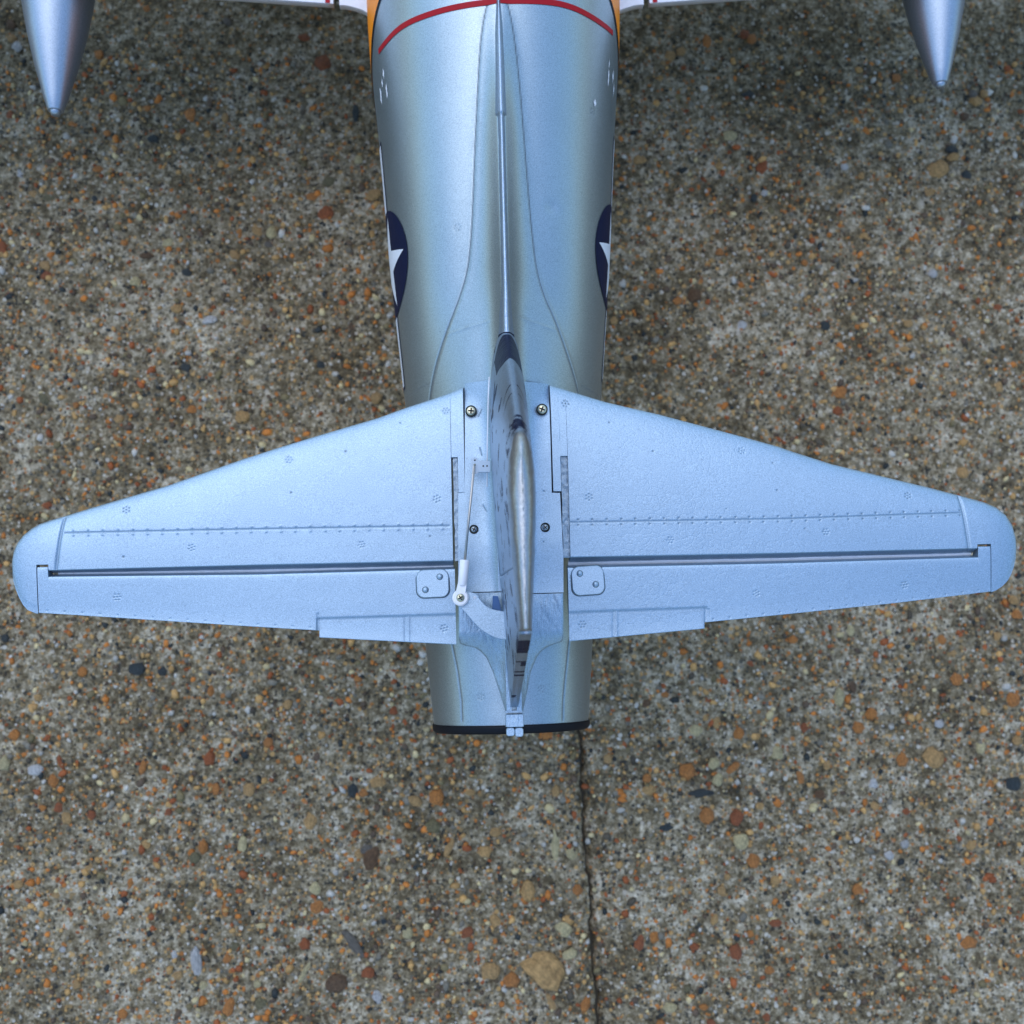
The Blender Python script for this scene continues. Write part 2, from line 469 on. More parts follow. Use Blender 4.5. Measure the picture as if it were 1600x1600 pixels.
def pebble_mesh(kind, k):
    if (kind, k) not in shapes:
        rs = np.random.default_rng(100 + k)
        vv = IV2.copy()
        for _ in range(4):                       # flat facets give a broken-stone outline
            nrm = rs.normal(size=3); nrm /= np.linalg.norm(nrm); d = rs.uniform(.70, .88)
            dd = vv @ nrm; vv = vv - np.outer(np.maximum(dd - d, 0), nrm)
        vv *= 1 + .12 * rs.normal(size=(len(vv), 1))
        me = bpy.data.meshes.new('pebble'); me.from_pydata([tuple(x) for x in vv], [], IF2); me.update()
        me.polygons.foreach_set('use_smooth', [True] * len(IF2)); me.materials.append(PM[kind]); shapes[(kind, k)] = me
    return shapes[(kind, k)]
npeb = 0
def gz(x, y):
    jx = float(joint_x(np.array([y]))[0]); z0 = .0004 if x < jx else -.0012
    return z0, (slabL if x < jx else slabR), jx
def pebble(px, py, lx, ly, ang, kind):
    """lx, ly: full size in photo pixels, ang in degrees in the picture (counter-clockwise)"""
    global npeb
    x, y = at(px, py, 0.0); x, y = float(x), float(y)
    z0, par, jx = gz(x, y); s = .685 / F
    o = bpy.data.objects.new('pebble', pebble_mesh(kind, npeb % 7)); COL.objects.link(o)
    rx, ry = lx * s / 2 * 1.12, ly * s / 2 * 1.12
    o.location = (x, y, z0 + .0002); o.scale = (rx, ry, min(rx, ry) * .55)
    o.rotation_euler = (random.uniform(-.12, .12), random.uniform(-.12, .12), R(ang) - YAW)
    o.parent = par; npeb += 1
known = [(850,1512,62,44,-35,'tan'),(1466,264,32,26,20,'tan'),(510,334,26,24,0,'rust'),(585,305,24,16,30,'tan'),(264,379,18,13,25,'cream'),
 (276,483,18,14,0,'tan'),(425,365,16,18,0,'cream'),(1000,248,20,16,10,'tan'),(1141,211,22,18,15,'cream'),(1192,260,18,24,-30,'rust'),
 (1105,65,14,22,0,'orange'),(1048,87,16,16,0,'tan'),(1168,147,22,14,10,'slate'),(1489,233,22,12,0,'slate'),(1354,368,18,10,-30,'tan'),
 (1290,508,14,16,0,'slate'),(1085,460,22,22,20,'brown'),(1560,480,14,10,0,'rust'),(1313,612,22,18,10,'orange'),(985,560,20,12,0,'tan'),
 (1310,642,16,12,0,'rust'),(1562,604,12,16,0,'tan'),(1505,738,18,18,0,'tan'),(497,1416,20,24,-30,'orange'),(527,1536,34,26,10,'brown'),
 (553,1474,14,46,35,'grey'),(580,1340,24,38,-20,'brown'),(552,1236,16,18,0,'slate'),(591,1221,22,16,10,'tan'),
 (682,1245,20,22,0,'orange'),(677,1290,24,20,0,'olive'),(649,1252,22,14,-35,'tan'),(486,1283,18,22,-10,'tan'),(494,1388,18,22,25,'cream'),
 (476,1520,10,34,-30,'cream'),(575,1519,18,14,0,'rust'),(637,1457,14,16,0,'cream'),(477,1474,16,18,10,'rust'),(730,1457,20,14,30,'rust'),
 (702,1324,10,26,-25,'tan'),(734,1238,16,10,0,'tan'),(775,1300,18,14,10,'tan'),(773,1438,14,18,40,'tan'),(767,1515,26,24,0,'tan'),
 (800,1530,24,22,0,'orange'),(825,1392,20,30,5,'tan'),(868,1320,12,42,0,'cream'),(893,1333,18,20,0,'cream'),(903,1390,16,16,0,'orange'),
 (881,1450,24,18,-40,'cream'),(890,1490,20,14,20,'cream'),(1075,1205,24,24,-30,'orange'),(1105,1276,22,24,0,'orange'),(1152,1278,18,22,-20,'rust'),
 (1043,1293,26,14,10,'slate'),(1097,1240,40,10,0,'slate'),(1122,1218,14,18,-20,'cream'),(1146,1200,22,10,40,'orange'),(1116,1193,18,16,30,'cream'),
 (1155,1147,16,18,0,'orange'),(1088,1141,20,16,-15,'cream'),(1120,1130,14,20,0,'tan'),(1023,1464,16,18,-10,'orange'),(1000,1472,14,24,-20,'rust'),
 (1150,1488,16,22,10,'rust'),(1086,1480,14,10,0,'rust'),(1117,1438,10,16,-20,'tan'),(1178,1345,18,20,0,'orange'),(1158,1315,24,26,-20,'cream'),
 (1015,1235,22,14,0,'tan'),(1011,1216,12,12,0,'orange'),(950,1186,12,14,0,'tan'),(869,1236,12,18,0,'tan'),(853,1150,22,10,10,'orange'),
 (1048,1575,20,12,0,'cream'),(1100,1575,12,10,0,'orange'),(915,1570,14,22,-20,'orange'),(860,1565,10,24,25,'tan'),
 (1459,1184,30,28,-35,'tan'),(1411,1187,18,22,0,'orange'),(1362,1116,18,18,0,'orange'),(1342,1137,16,16,0,'orange'),(1333,1072,12,22,5,'brown'),
 (1258,1138,16,16,0,'rust'),(1214,1176,18,20,0,'cream'),(1251,1214,10,22,15,'orange'),(1283,1242,18,14,-20,'brown'),(1312,1090,16,28,0,'cream'),
 (1495,1060,18,20,0,'orange'),(1583,1093,22,24,-40,'orange'),(1591,1158,16,14,0,'tan'),(1548,1224,14,12,0,'orange'),(1584,1225,22,20,0,'slate'),
 (1430,1060,14,12,0,'tan'),(1518,1322,14,14,0,'tan'),(1368,1260,14,10,-30,'tan'),(1390,1337,14,14,0,'white'),(1415,1320,14,12,-30,'white'),
 (1365,1224,14,14,0,'white'),(1468,1131,14,12,0,'white'),(1515,1473,26,18,10,'orange'),(1203,1517,14,12,0,'orange'),(1213,1443,18,10,0,'rust'),
 (95,1190,8,24,20,'rust'),(85,1220,16,18,10,'orange'),(92,1261,12,14,0,'rust'),(57,1202,20,16,10,'white'),(8,1192,18,22,0,'cream'),
 (224,1198,10,22,-10,'orange'),(144,1273,12,12,0,'rust'),(229,1318,12,16,10,'tan'),(318,1324,14,18,0,'orange'),(379,1318,12,22,0,'cream'),
 (390,1233,16,20,0,'tan'),(328,1185,16,22,0,'rust'),(305,1340,16,16,0,'olive'),(353,1419,10,22,0,'orange'),(307,1503,16,50,5,'white'),
 (274,1490,12,14,0,'white'),(358,1572,14,24,-15,'orange'),(193,1583,12,14,0,'orange'),(121,1537,12,14,20,'tan'),(30,1382,14,12,0,'tan'),
 (90,1397,12,10,0,'tan'),(167,1431,10,10,0,'orange'),(205,1379,10,14,0,'orange'),(263,1268,10,10,0,'rust'),(215,1045,22,18,0,'slate'),
 (255,1048,14,14,0,'slate'),(420,1160,14,14,0,'orange'),(113,40,12,14,0,'rust'),(475,60,18,14,0,'rust'),(505,100,26,22,-15,'rust'),
 (482,140,26,10,10,'tan'),(230,170,12,10,0,'orange'),(17,180,12,14,0,'rust'),(352,185,10,14,0,'tan'),(556,178,10,26,0,'slate'),
 (230,15,12,12,0,'orange'),(20,62,14,12,0,'tan'),(560,250,12,14,0,'cream'),(168,209,10,10,0,'orange'),(113,195,14,10,-20,'orange'),
 (5,390,14,22,0,'rust'),(18,462,14,10,0,'rust'),(292,426,16,14,0,'slate'),(230,400,22,10,0,'brown'),(328,500,22,12,10,'white'),(195,380,10,10,0,'orange'),
 (240,217,18,12,0,'slate'),(77,310,20,10,0,'olive'),(385,505,12,10,0,'tan'),(375,366,10,16,0,'orange'),(155,265,18,10,10,'orange'),
 (1525,155,16,22,30,'tan'),(1440,155,10,10,0,'tan'),(1125,258,14,14,0,'tan'),(1160,508,16,14,10,'white'),(1450,300,10,12,0,'orange'),
 (1258,410,10,10,0,'orange'),(1180,370,12,14,0,'tan'),(1125,393,12,12,0,'orange'),(1420,505,14,12,0,'tan'),(1415,545,18,10,0,'tan'),
 (380,652,22,18,20,'tan'),(187,655,14,12,0,'tan'),(75,790,14,12,0,'rust'),(60,700,16,10,10,'tan'),(300,640,14,12,0,'orange'),
 (1175,60,14,16,0,'orange'),(1020,655,0,0,0,'tan'),(960,500,12,14,0,'tan'),(130,1050,14,14,0,'orange'),(450,1100,14,14,0,'tan'),
 (60,1090,12,12,0,'tan'),(330,1080,10,14,0,'orange'),(615,1110,12,12,0,'rust'),(560,1060,12,10,0,'orange'),(1040,1085,12,10,0,'orange'),
 (1240,1000,14,12,0,'orange'),(1330,985,12,16,0,'cream'),(1423,1010,10,12,0,'cream'),(1465,1003,10,16,0,'tan'),(1590,960,16,14,0,'orange')]
for k in known:
    if k[2]: pebble(*k)
kinds = ['orange', 'tan', 'cream', 'rust', 'brown', 'slate', 'grey', 'white', 'olive']
while npeb < 298:
    px, py = random.uniform(-30, 1630), random.uniform(-30, 1630)
    if 590 < px < 960 and py < 1150: continue
    s = random.uniform(9, 15)
    pebble(px, py, s * random.uniform(.9, 1.5), s, random.uniform(0, 180), random.choices(kinds, (28, 24, 8, 16, 5, 9, 5, 8, 5))[0])

def grains(name, n, par, side, seed):
    rs = np.random.default_rng(seed)
    x = rs.uniform(-.40, .40, n * 2); y = rs.uniform(-.31, .34, n * 2)
    dens = .35 + .9 * vnoise(x, y, .05, 21) * 1.2 + .5 * sm(.1, -.2, y)
    jx = joint_x(y); k = (side * (x - jx) > .002) & (rs.random(n * 2) < dens); x, y = x[k][:n], y[k][:n]; n = len(x)
    r = np.clip(rs.lognormal(math.log(.00085), .48, n), .0004, .0026)
    sc = np.stack([r * rs.uniform(.9, 1.6, n), r, r * rs.uniform(.45, .8, n)], 1)
    a = rs.uniform(0, 6.28, n)
    base = IV[None] * (1 + .18 * rs.normal(size=(n, 12, 1)))
    q = base * sc[:, None, :]
    X = q[..., 0] * np.cos(a)[:, None] - q[..., 1] * np.sin(a)[:, None] + x[:, None]
    Y = q[..., 0] * np.sin(a)[:, None] + q[..., 1] * np.cos(a)[:, None] + y[:, None]
    Z = q[..., 2] + (.0004 if side < 0 else -.0012) + .0026 * (vnoise(x, y, .03, 5) - .5)[:, None] + .0001
    co = np.stack([X, Y, Z], -1).reshape(-1, 3)
    tri = (np.array(IF)[None] + (np.arange(n) * 12)[:, None, None]).reshape(-1, 3)
    me = bpy.data.meshes.new(name)
    me.vertices.add(len(co)); me.vertices.foreach_set('co', co.astype(np.float32).ravel())
    me.loops.add(len(tri) * 3); me.loops.foreach_set('vertex_index', tri.astype(np.int32).ravel())
    me.polygons.add(len(tri)); me.polygons.foreach_set('loop_start', np.arange(0, len(tri) * 3, 3, dtype=np.int32))
    me.polygons.foreach_set('use_smooth', np.ones(len(tri), bool))
    pal = np.array([(.46, .155, .028), (.46, .26, .090), (.50, .39, .20), (.28, .075, .020), (.10, .065, .04), (.025, .028, .026), (.18, .155, .115), (.46, .42, .36), (.17, .13, .06), (.075, .058, .038)])
    ci = rs.choice(len(pal), n, p=[.15, .18, .08, .10, .11, .08, .11, .06, .06, .07])
    cc = pal[ci] * rs.uniform(.7, 1.15, (n, 1))
    col = np.ones((n, 12, 4)); col[..., :3] = cc[:, None, :]
    at_ = me.attributes.new('tint', 'FLOAT_COLOR', 'POINT'); at_.data.foreach_set('color', col.astype(np.float32).ravel())
    me.update(calc_edges=True)
    m, t, b = mat(name, (.3, .3, .3), 0, .65, .3)
    an = t.nodes.new('ShaderNodeAttribute'); an.attribute_name = 'tint'
    nn = noise(t, 900, 2, .5, t.nodes.new('ShaderNodeTexCoord').outputs['Object'])
    t.links.new(mix(t, .5, an.outputs['Color'], ramp(t, nn.outputs[0], [(.3, g(.55)), (.7, g(1.3))]).outputs[0], 'MULTIPLY'), b.inputs['Base Color'])
    o = link(name, me, m, par); o['kind'] = 'stuff'
    return o
grains('aggregate', 15000, slabL, -1, 31)
grains('aggregate', 12000, slabR, 1, 32)

# ------------------------------------------------------------------ the model jet
jet = bpy.data.objects.new('model_jet', None); COL.objects.link(jet)
jet['label'] = 'silver model jet aeroplane seen from above its tail on grey aggregate concrete'
jet['category'] = 'model aeroplane'

# fuselage: half width a(y) from the outline, axis height zc
ZC = .165
sil = [(0, 579, 971), (30, 580, 971), (82, 583, 970.5), (118, 586, 969), (165, 590, 966), (214, 596, 962), (261, 600, 959.5), (320, 605, 957),
       (382, 611, 955), (432, 616, 953.5), (498, 623.5, 950), (575, 632, 945), (613, 636, 943), (700, 645, 940), (850, 658, 935), (1005, 669, 929), (1040, 672, 927), (1090, 677, 923.5), (1131, 681, 920.5)]
SY = []; SA = []
for y_, l, r_ in sil:
    xl, yl = at(l, y_, ZC); xr, yr = at(r_, y_, ZC)
    SY.append((yl + yr) / 2); SA.append((xr - xl) / 2)
SY = np.array(SY); SA = np.array(SA)
Y_END = SY[-1]
FY = np.concatenate([[.86, .80, .70, .60, .48, .38, .30], SY]); FA = np.concatenate([[.036, .045, .055, .062, .068, .070, .0672], SA])
_q = np.linspace(Y_END, .86, 700); _v = np.interp(_q, FY[::-1], FA[::-1])
for _ in range(3): _v = np.convolve(np.pad(_v, 9, mode='reflect', reflect_type='odd'), np.ones(19) / 19, 'valid')
def fa(y): return np.interp(y, _q, _v)

lineL = [(772, 8), (766, 18), (758, 36), (750, 82), (745.6, 165), (741.5, 247), (739, 320), (736, 377), (730.5, 424), (717, 465), (697.5, 509), (681, 553), (671, 591.5), (667, 625)]
lineR = [(778, 8), (782, 10), (788, 16), (799, 55), (810, 137), (818.5, 234), (825, 310), (831, 369), (838, 424), (851.5, 465), (868, 495), (884.5, 534), (901, 575), (909, 602)]
ZT = .221
wl = ats(lineL, ZT - .006); wr = ats(lineR, ZT - .006)
_wy = np.linspace(wl[-1, 1] - .02, wl[0, 1], 200)
_ww = .5 * (np.interp(_wy, wr[::-1, 1], wr[::-1, 0]) - np.interp(_wy, wl[::-1, 1], wl[::-1, 0]))
def wfair(y): return np.interp(y, _wy, _ww)
def Yp(py, z=ZT): return float(at(790, py, z)[1])
def filamp(y): return np.interp(y, [Yp(1060), Yp(900), Yp(620), Yp(420), Yp(200), Yp(30)], [0, 0, .0085, .0080, .0052, 0])
def lift(x, y):
    L = np.interp(y, [Yp(1110), Yp(1000), Yp(900), Yp(700), Yp(600), Yp(500), Yp(300), Yp(60)], [0, .0006, .005, .0068, .0065, .0048, .0028, .0010])
    W = wfair(y)
    base = L * np.exp(-(np.abs(x) / (.74 * W)) ** 2.4)
    fil = filamp(y) * np.exp(-(np.maximum(np.abs(x) - .0014, 0) / .0042) ** 1.3)
    step = .00016 * sm(0, .0008, W - np.abs(x)) * sm(Yp(20), Yp(60), y)
    return base + fil + step
def fus_z(x, y):
    a = fa(y); return ZC + np.sqrt(np.maximum(a * a - x * x, 0)) + lift(x, y)

def fus_pt(phi, y, off=0.0):
    a = fa(y) + off
    x = a * np.sin(phi); z = ZC + a * np.cos(phi)
    up = np.cos(phi) > 0
    z = z + np.where(up, lift(x, y) * sm(.15, .5, np.cos(phi)), 0)
    return x, z

FF = Feat()
FF.line(lineL, ZT - .003, .00036, .00020, .85); FF.line(lineR, ZT - .003, .00036, .00020, .85)
FF.line([(697, 514), (730, 508), (763, 503.5)], ZT, .00045, -.0002, .05); FF.line([(810, 498), (840, 504), (873, 509)], ZT, .00045, -.0002, .05)
FF.line([(637, 605), (670, 598)], ZT - .02, .0003, .0002, .3); FF.line([(909, 602), (944, 607)], ZT - .02, .0003, .0002, .3)
FF.line([(705, 1000), (715, 1050), (721, 1100), (722, 1134)], .199, .00030, .0003, .5)
FF.line([(890, 1000), (884, 1060), (881, 1100), (880.5, 1132)], .199, .00030, .0003, .5)
FF.line([(727, 605), (745, 599), (768, 596)], ZT, .0004, .0003, .8); FF.line([(822, 596), (845, 598), (858, 603)], ZT, .0004, .0003, .8)
for p in ((714, 359), (752, 1097), (849, 1082), (930, 160)): FF.vent(*p, .215)
yy = np.concatenate([np.arange(Y_END, .285, .00055), np.linspace(.29, .858, 60)])
ph = np.concatenate([np.linspace(-math.pi, -1.85, 26)[:-1], np.linspace(-1.85, 1.85, 380), np.linspace(1.85, math.pi, 26)[1:]])
PH, YY = np.meshgrid(ph, yy, indexing='ij')
X, Z = fus_pt(PH, YY)
hh, dd = FF.apply(X, YY)
dent = -.0005 * np.exp(-(((X - at(860, 333, .21)[0]) ** 2 + (YY - at(860, 333, .21)[1]) ** 2) / .003 ** 2))
topm = np.cos(PH) > .1
hh = np.where(topm, hh + dent + .00012 * (vnoise(X, YY, .012, 44) - .5), 0); dd = np.where(topm, dd, 0)
X = X + hh * np.sin(PH); Z = Z + hh * np.cos(PH)
def slant(y, c): return .0026 * np.maximum(c, 0) * np.clip(1 - (y - Y_END) / .03, 0, 1)
YS = YY + slant(YY, np.cos(PH))
co = np.stack([X, YS, Z], -1).reshape(-1, 3)
fus = quadmesh('fuselage', co, grid_faces(*X.shape, flip=False), FUSE, jet, {'dirt_shade': dd.reshape(-1)})

# nozzle ring and dark tailpipe
def ringpatch(name, y0, y1, dr0, dr1, m, n=96):
    vs = []; fs = []
    for (yv, dr) in ((y0, dr0), (y1, dr1)):
        for k in range(n):
            a = 2 * math.pi * k / n; r_ = fa(Y_END) + dr
            vs.append((r_ * math.sin(a), yv, ZC + r_ * math.cos(a)))
    for k in range(n):
        k2 = (k + 1) % n; fs.append([k, k2, n + k2, n + k])
    return vs, fs, n
yb = float(at(805, 1148, ZC + fa(Y_END))[1]); 
vs = []; fs = []; n = 96; r0 = fa(Y_END)
prof = [(Y_END + .0012, -.0004), (Y_END + .0010, .0009), (Y_END, .0010), (Y_END - .0018, .0007), (Y_END - .0030, -.0004), (Y_END - .0030, -.0018), (Y_END + .004, -.004), (Y_END + .08, -.006), (Y_END + .081, -r0 + .001)]
for yv, dr in prof:
    for k in range(n):
        a = 2 * math.pi * k / n; vs.append(((r0 + dr) * math.sin(a), yv + .0026 * max(math.cos(a), 0) * (1 if yv < Y_END + .01 else 0), ZC + (r0 + dr) * math.cos(a)))
for i in range(len(prof) - 1):
    for k in range(n):
        k2 = (k + 1) % n; fs.append([i * n + k, (i + 1) * n + k, (i + 1) * n + k2, i * n + k2])
pydata('exhaust_ring', vs, fs, BLACK, jet)

# markings laid on the fuselage skin
def patch(name, PHI, YV, off, m, parent=None):
    X, Z = fus_pt(PHI, YV, off)
    co = np.stack([X, YV, Z], -1).reshape(-1, 3)
    return quadmesh(name, co, grid_faces(*X.shape), m, parent or fus)
# red band
rb = [(592, 81), (600, 71), (615, 52), (632, 39), (651, 30), (673, 22), (697, 15), (739, 7), (774.5, 3), (821, 2), (862, 4), (890, 10), (917.5, 23), (932, 32), (945, 41), (957, 52)]
phs = []; yvs = []
for px, py in rb:
    z = .21
    for _ in range(12):
        x, y = at(px, py, z); a = fa(y); z = ZC + math.sqrt(max(a * a - x * x, 1e-5))
    phs.append(math.atan2(x, z - ZC)); yvs.append(y)
phs, yvs = np.array(phs), np.array(yvs)
pp = np.linspace(phs.min(), phs.max(), 90); yc = np.interp(pp, phs, yvs)
yc = np.convolve(np.pad(yc, 4, mode='reflect', reflect_type='odd'), np.ones(9) / 9, 'valid')
patch('red_band', np.tile(pp[:, None], (1, 4)), yc[:, None] + np.linspace(-.0014, .0014, 4)[None], .00025, RED)
# yellow side panels with black edging
yb_y = np.array([.42, .33, float(at(605, 0, .19)[1]), float(at(596, 30, .18)[1]), float(at(590, 60, .175)[1]), float(at(589, 110, .17)[1]), float(at(590, 170, .165)[1]), .16, .10])
yb_p = np.radians([15, 28, 51, 60, 68, 80, 92, 108, 150])
yv = np.linspace(.12, .42, 120); pb = np.interp(yv, yb_y[::-1], yb_p[::-1])
pb = np.convolve(np.pad(pb, 1, mode='reflect', reflect_type='odd'), np.ones(3) / 3, 'valid')
for s in (-1, 1):
    tt = np.linspace(0, 1, 24)[None]
    patch('yellow_panel', s * (pb[:, None] + (2.75 - pb[:, None]) * tt), np.tile(yv[:, None], (1, 24)), .00022, YELLOW)
    patch('black_edging', s * (pb[:, None] - .022 + .044 * tt), np.tile(yv[:, None], (1, 24)), .00040, BLACK)
# star insignia with white bars
y0 = (float(at(612, 417, ZC)[1]) + float(at(955, 403, ZC)[1])) / 2; PH0 = R(82); PHB = R(85); RR = .0274
def polar(rad, nr=14, na=120, rot=0.0):
    th = np.linspace(0, 2 * math.pi, na); r_ = np.linspace(.0001, 1, nr)
    T, Q = np.meshgrid(th, r_, indexing='ij'); rr = rad(T - rot) * Q
    return rr * np.cos(T), rr * np.sin(T)           # up the side, forward
def star(T):
    k = np.mod(T, 2 * math.pi / 5) ; k = np.minimum(k, 2 * math.pi / 5 - k)
    R0 = .0242; ri = R0 * .382
    A = np.array([R0, 0]); Bv = np.array([ri * math.cos(math.pi / 5), ri * math.sin(math.pi / 5)])
    dx, dy = Bv - A
    return (A[0] * dy - A[1] * dx) / (np.cos(k) * dy - np.sin(k) * dx)
for s in (-1, 1):
    def put(name, U, V, off, m, par, p0=PHB):
        return patch(name, s * (p0 - U / fa(y0)), y0 - (.0045 if s < 0 else .0022) + V, off, m, par)
    U, V = polar(lambda T: RR + 0 * T)
    ins = put('star_insignia', U, V, .00035, NAVY, fus, PH0)
    U, V = np.meshgrid(np.linspace(-.0082, .0079, 10), np.linspace(-.0640, .0640, 90), indexing='ij'); put('navy_border', U, V, .00020, NAVY, fus)
    U, V = np.meshgrid(np.linspace(-.0070, .0069, 10), np.linspace(-.0625, .0625, 90), indexing='ij'); put('white_bar', U, V, .00028, WHITE, fus)
    U, V = polar(star, 14, 241, R(3)); put('white_star', U, V, .00045, WHITE, fus, PH0)
# small white flecks near the wing root
for pts in ([(600, 115, 14, 3), (596, 150, 26, 4), (605, 142, 22, 3), (598, 130, 12, 3)], [(950, 122, 26, 3), (957, 120, 18, 4), (958, 140, 20, 3), (951, 100, 12, 2), (929, 161, 10, 4)]):
    for px, py, L, W in pts:
        z = .19
        for _ in range(10):
            x, y = at(px, py, z); a = fa(y); z = ZC + math.sqrt(max(a * a - x * x, 1e-5))
        p0 = math.atan2(x, z - ZC); th = np.linspace(0, 2 * math.pi, 30); q = np.linspace(.01, 1, 3)
        T, Q = np.meshgrid(th, q, indexing='ij'); rag = 1 + .5 * np.sin(T * 7 + px) * np.cos(T * 3 + py)
        patch('white_fleck', p0 + Q * rag * np.cos(T) * W * .00016 / .06 * 1.4, y + Q * rag * np.sin(T) * L * .00015, .0003, WHITE)

# ------------------------------------------------------------------ tailplane
def th_half(x): return np.interp(np.abs(x), [.02, .16, .23], [.0050, .0038, .0032])

class Side: pass
def side_def(s):
    S = Side(); S.s = s
    if s < 0:
        le = [(760, 590), (725, 605), (721, 606.6), (700, 616), (680, 623), (637, 637), (590, 654), (537, 669.6), (485, 685), (432.5, 701), (380, 718), (320, 739), (260, 760), (187.5, 781), (140, 795), (100, 807.5), (80, 813), (62.5, 819), (50, 826), (37.5, 836), (28, 848), (22.5, 860), (20, 872), (19, 880)]
        te = [(19, 881), (19.5, 895), (21, 908), (25, 922), (30, 934), (36, 945), (43, 953), (55, 958), (60, 959)]
        tel = [(60, 957.5), (120, 961), (396, 979), (495.5, 985), (710, 999)]
        S.tab = [(495, 967.5), (710, 961)]; S.tabe = [(499, 996), (710, 1007)]; S.tdiv = (635, 962, 1003)
        S.hin = [(86, 890), (400, 882), (709.5, 875.6)]; S.hil = [(86, 896), (400, 891), (709.5, 885)]; S.hel = [(86, 901), (400, 897.5), (709.5, 889)]
        S.tip_hi = 882; S.xs = (61, 80); S.xr = 707; S.tip_line = [(97.5, 810), (93, 840), (86, 889)]
        S.riv = [(100, 832.5), (400, 827), (701.5, 822)]; S.tong = (716, 770, 725.5); S.strip = (715, 707)
        S.elx = (62.5, 710.5)
        S.vents = [(697, 641), (451, 718), (683, 780), (565, 851), (299, 856), (196, 796), (180, 933), (694, 982)]
        S.specks = [(625, 660), (192, 870), (672, 838), (455, 770), (540, 705)]
    else:
        le = [(836, 592), (858, 602), (900, 615), (946, 629), (1030, 648.5), (1109, 669.5), (1160, 683), (1214, 698), (1237, 706), (1300, 726), (1375, 744), (1450, 762), (1500, 775), (1537, 785), (1556, 793), (1570, 804), (1580, 819), (1586, 838), (1588, 856)]
        te = [(1588, 857), (1587, 872), (1584, 886), (1580, 897), (1574, 908), (1566, 916), (1557, 922), (1547, 926)]
        tel = [(1548, 924), (1400, 942), (1200, 962.5), (1106, 972), (889, 996)]
        S.tab = [(888, 958), (1106, 950)]; S.tabe = [(889, 1002), (1101, 982)]; S.tdiv = (962.5, 954, 997)
        S.hin = [(889, 870), (1220, 863.5), (1522.5, 856)]; S.hil = [(887, 880), (1220, 873), (1522.5, 865)]; S.hel = [(885.6, 887), (1220, 880), (1522.5, 871)]
        S.tip_hi = 850; S.xs = (1545.5, 1524); S.xr = 888; S.tip_line = [(1502, 776), (1508, 810), (1516, 856)]
        S.riv = [(889.5, 816.5), (1220, 811), (1502, 801)]; S.tong = (875, 768, 860.4); S.strip = (713, 888)
        S.elx = (1544.5, 886)
        S.vents = [(884, 630), (1160, 704), (920, 777), (1048, 844), (1291, 831), (1420, 774), (1184, 927), (1417, 914), (911, 976)]
        S.specks = [(952, 660), (1020, 705), (1208, 723), (1214, 766), (1135, 795), (1100, 880), (1320, 870), (1258, 826)]
    S.le = ats(le, ZS); S.te = ats(te, ZS); S.tel = ats(tel, ZS)
    S.lef = fn(S.le); S.tef = fn(S.te)
    allte = np.concatenate([S.te, S.tel]); S.fte = fn(allte)
    return S

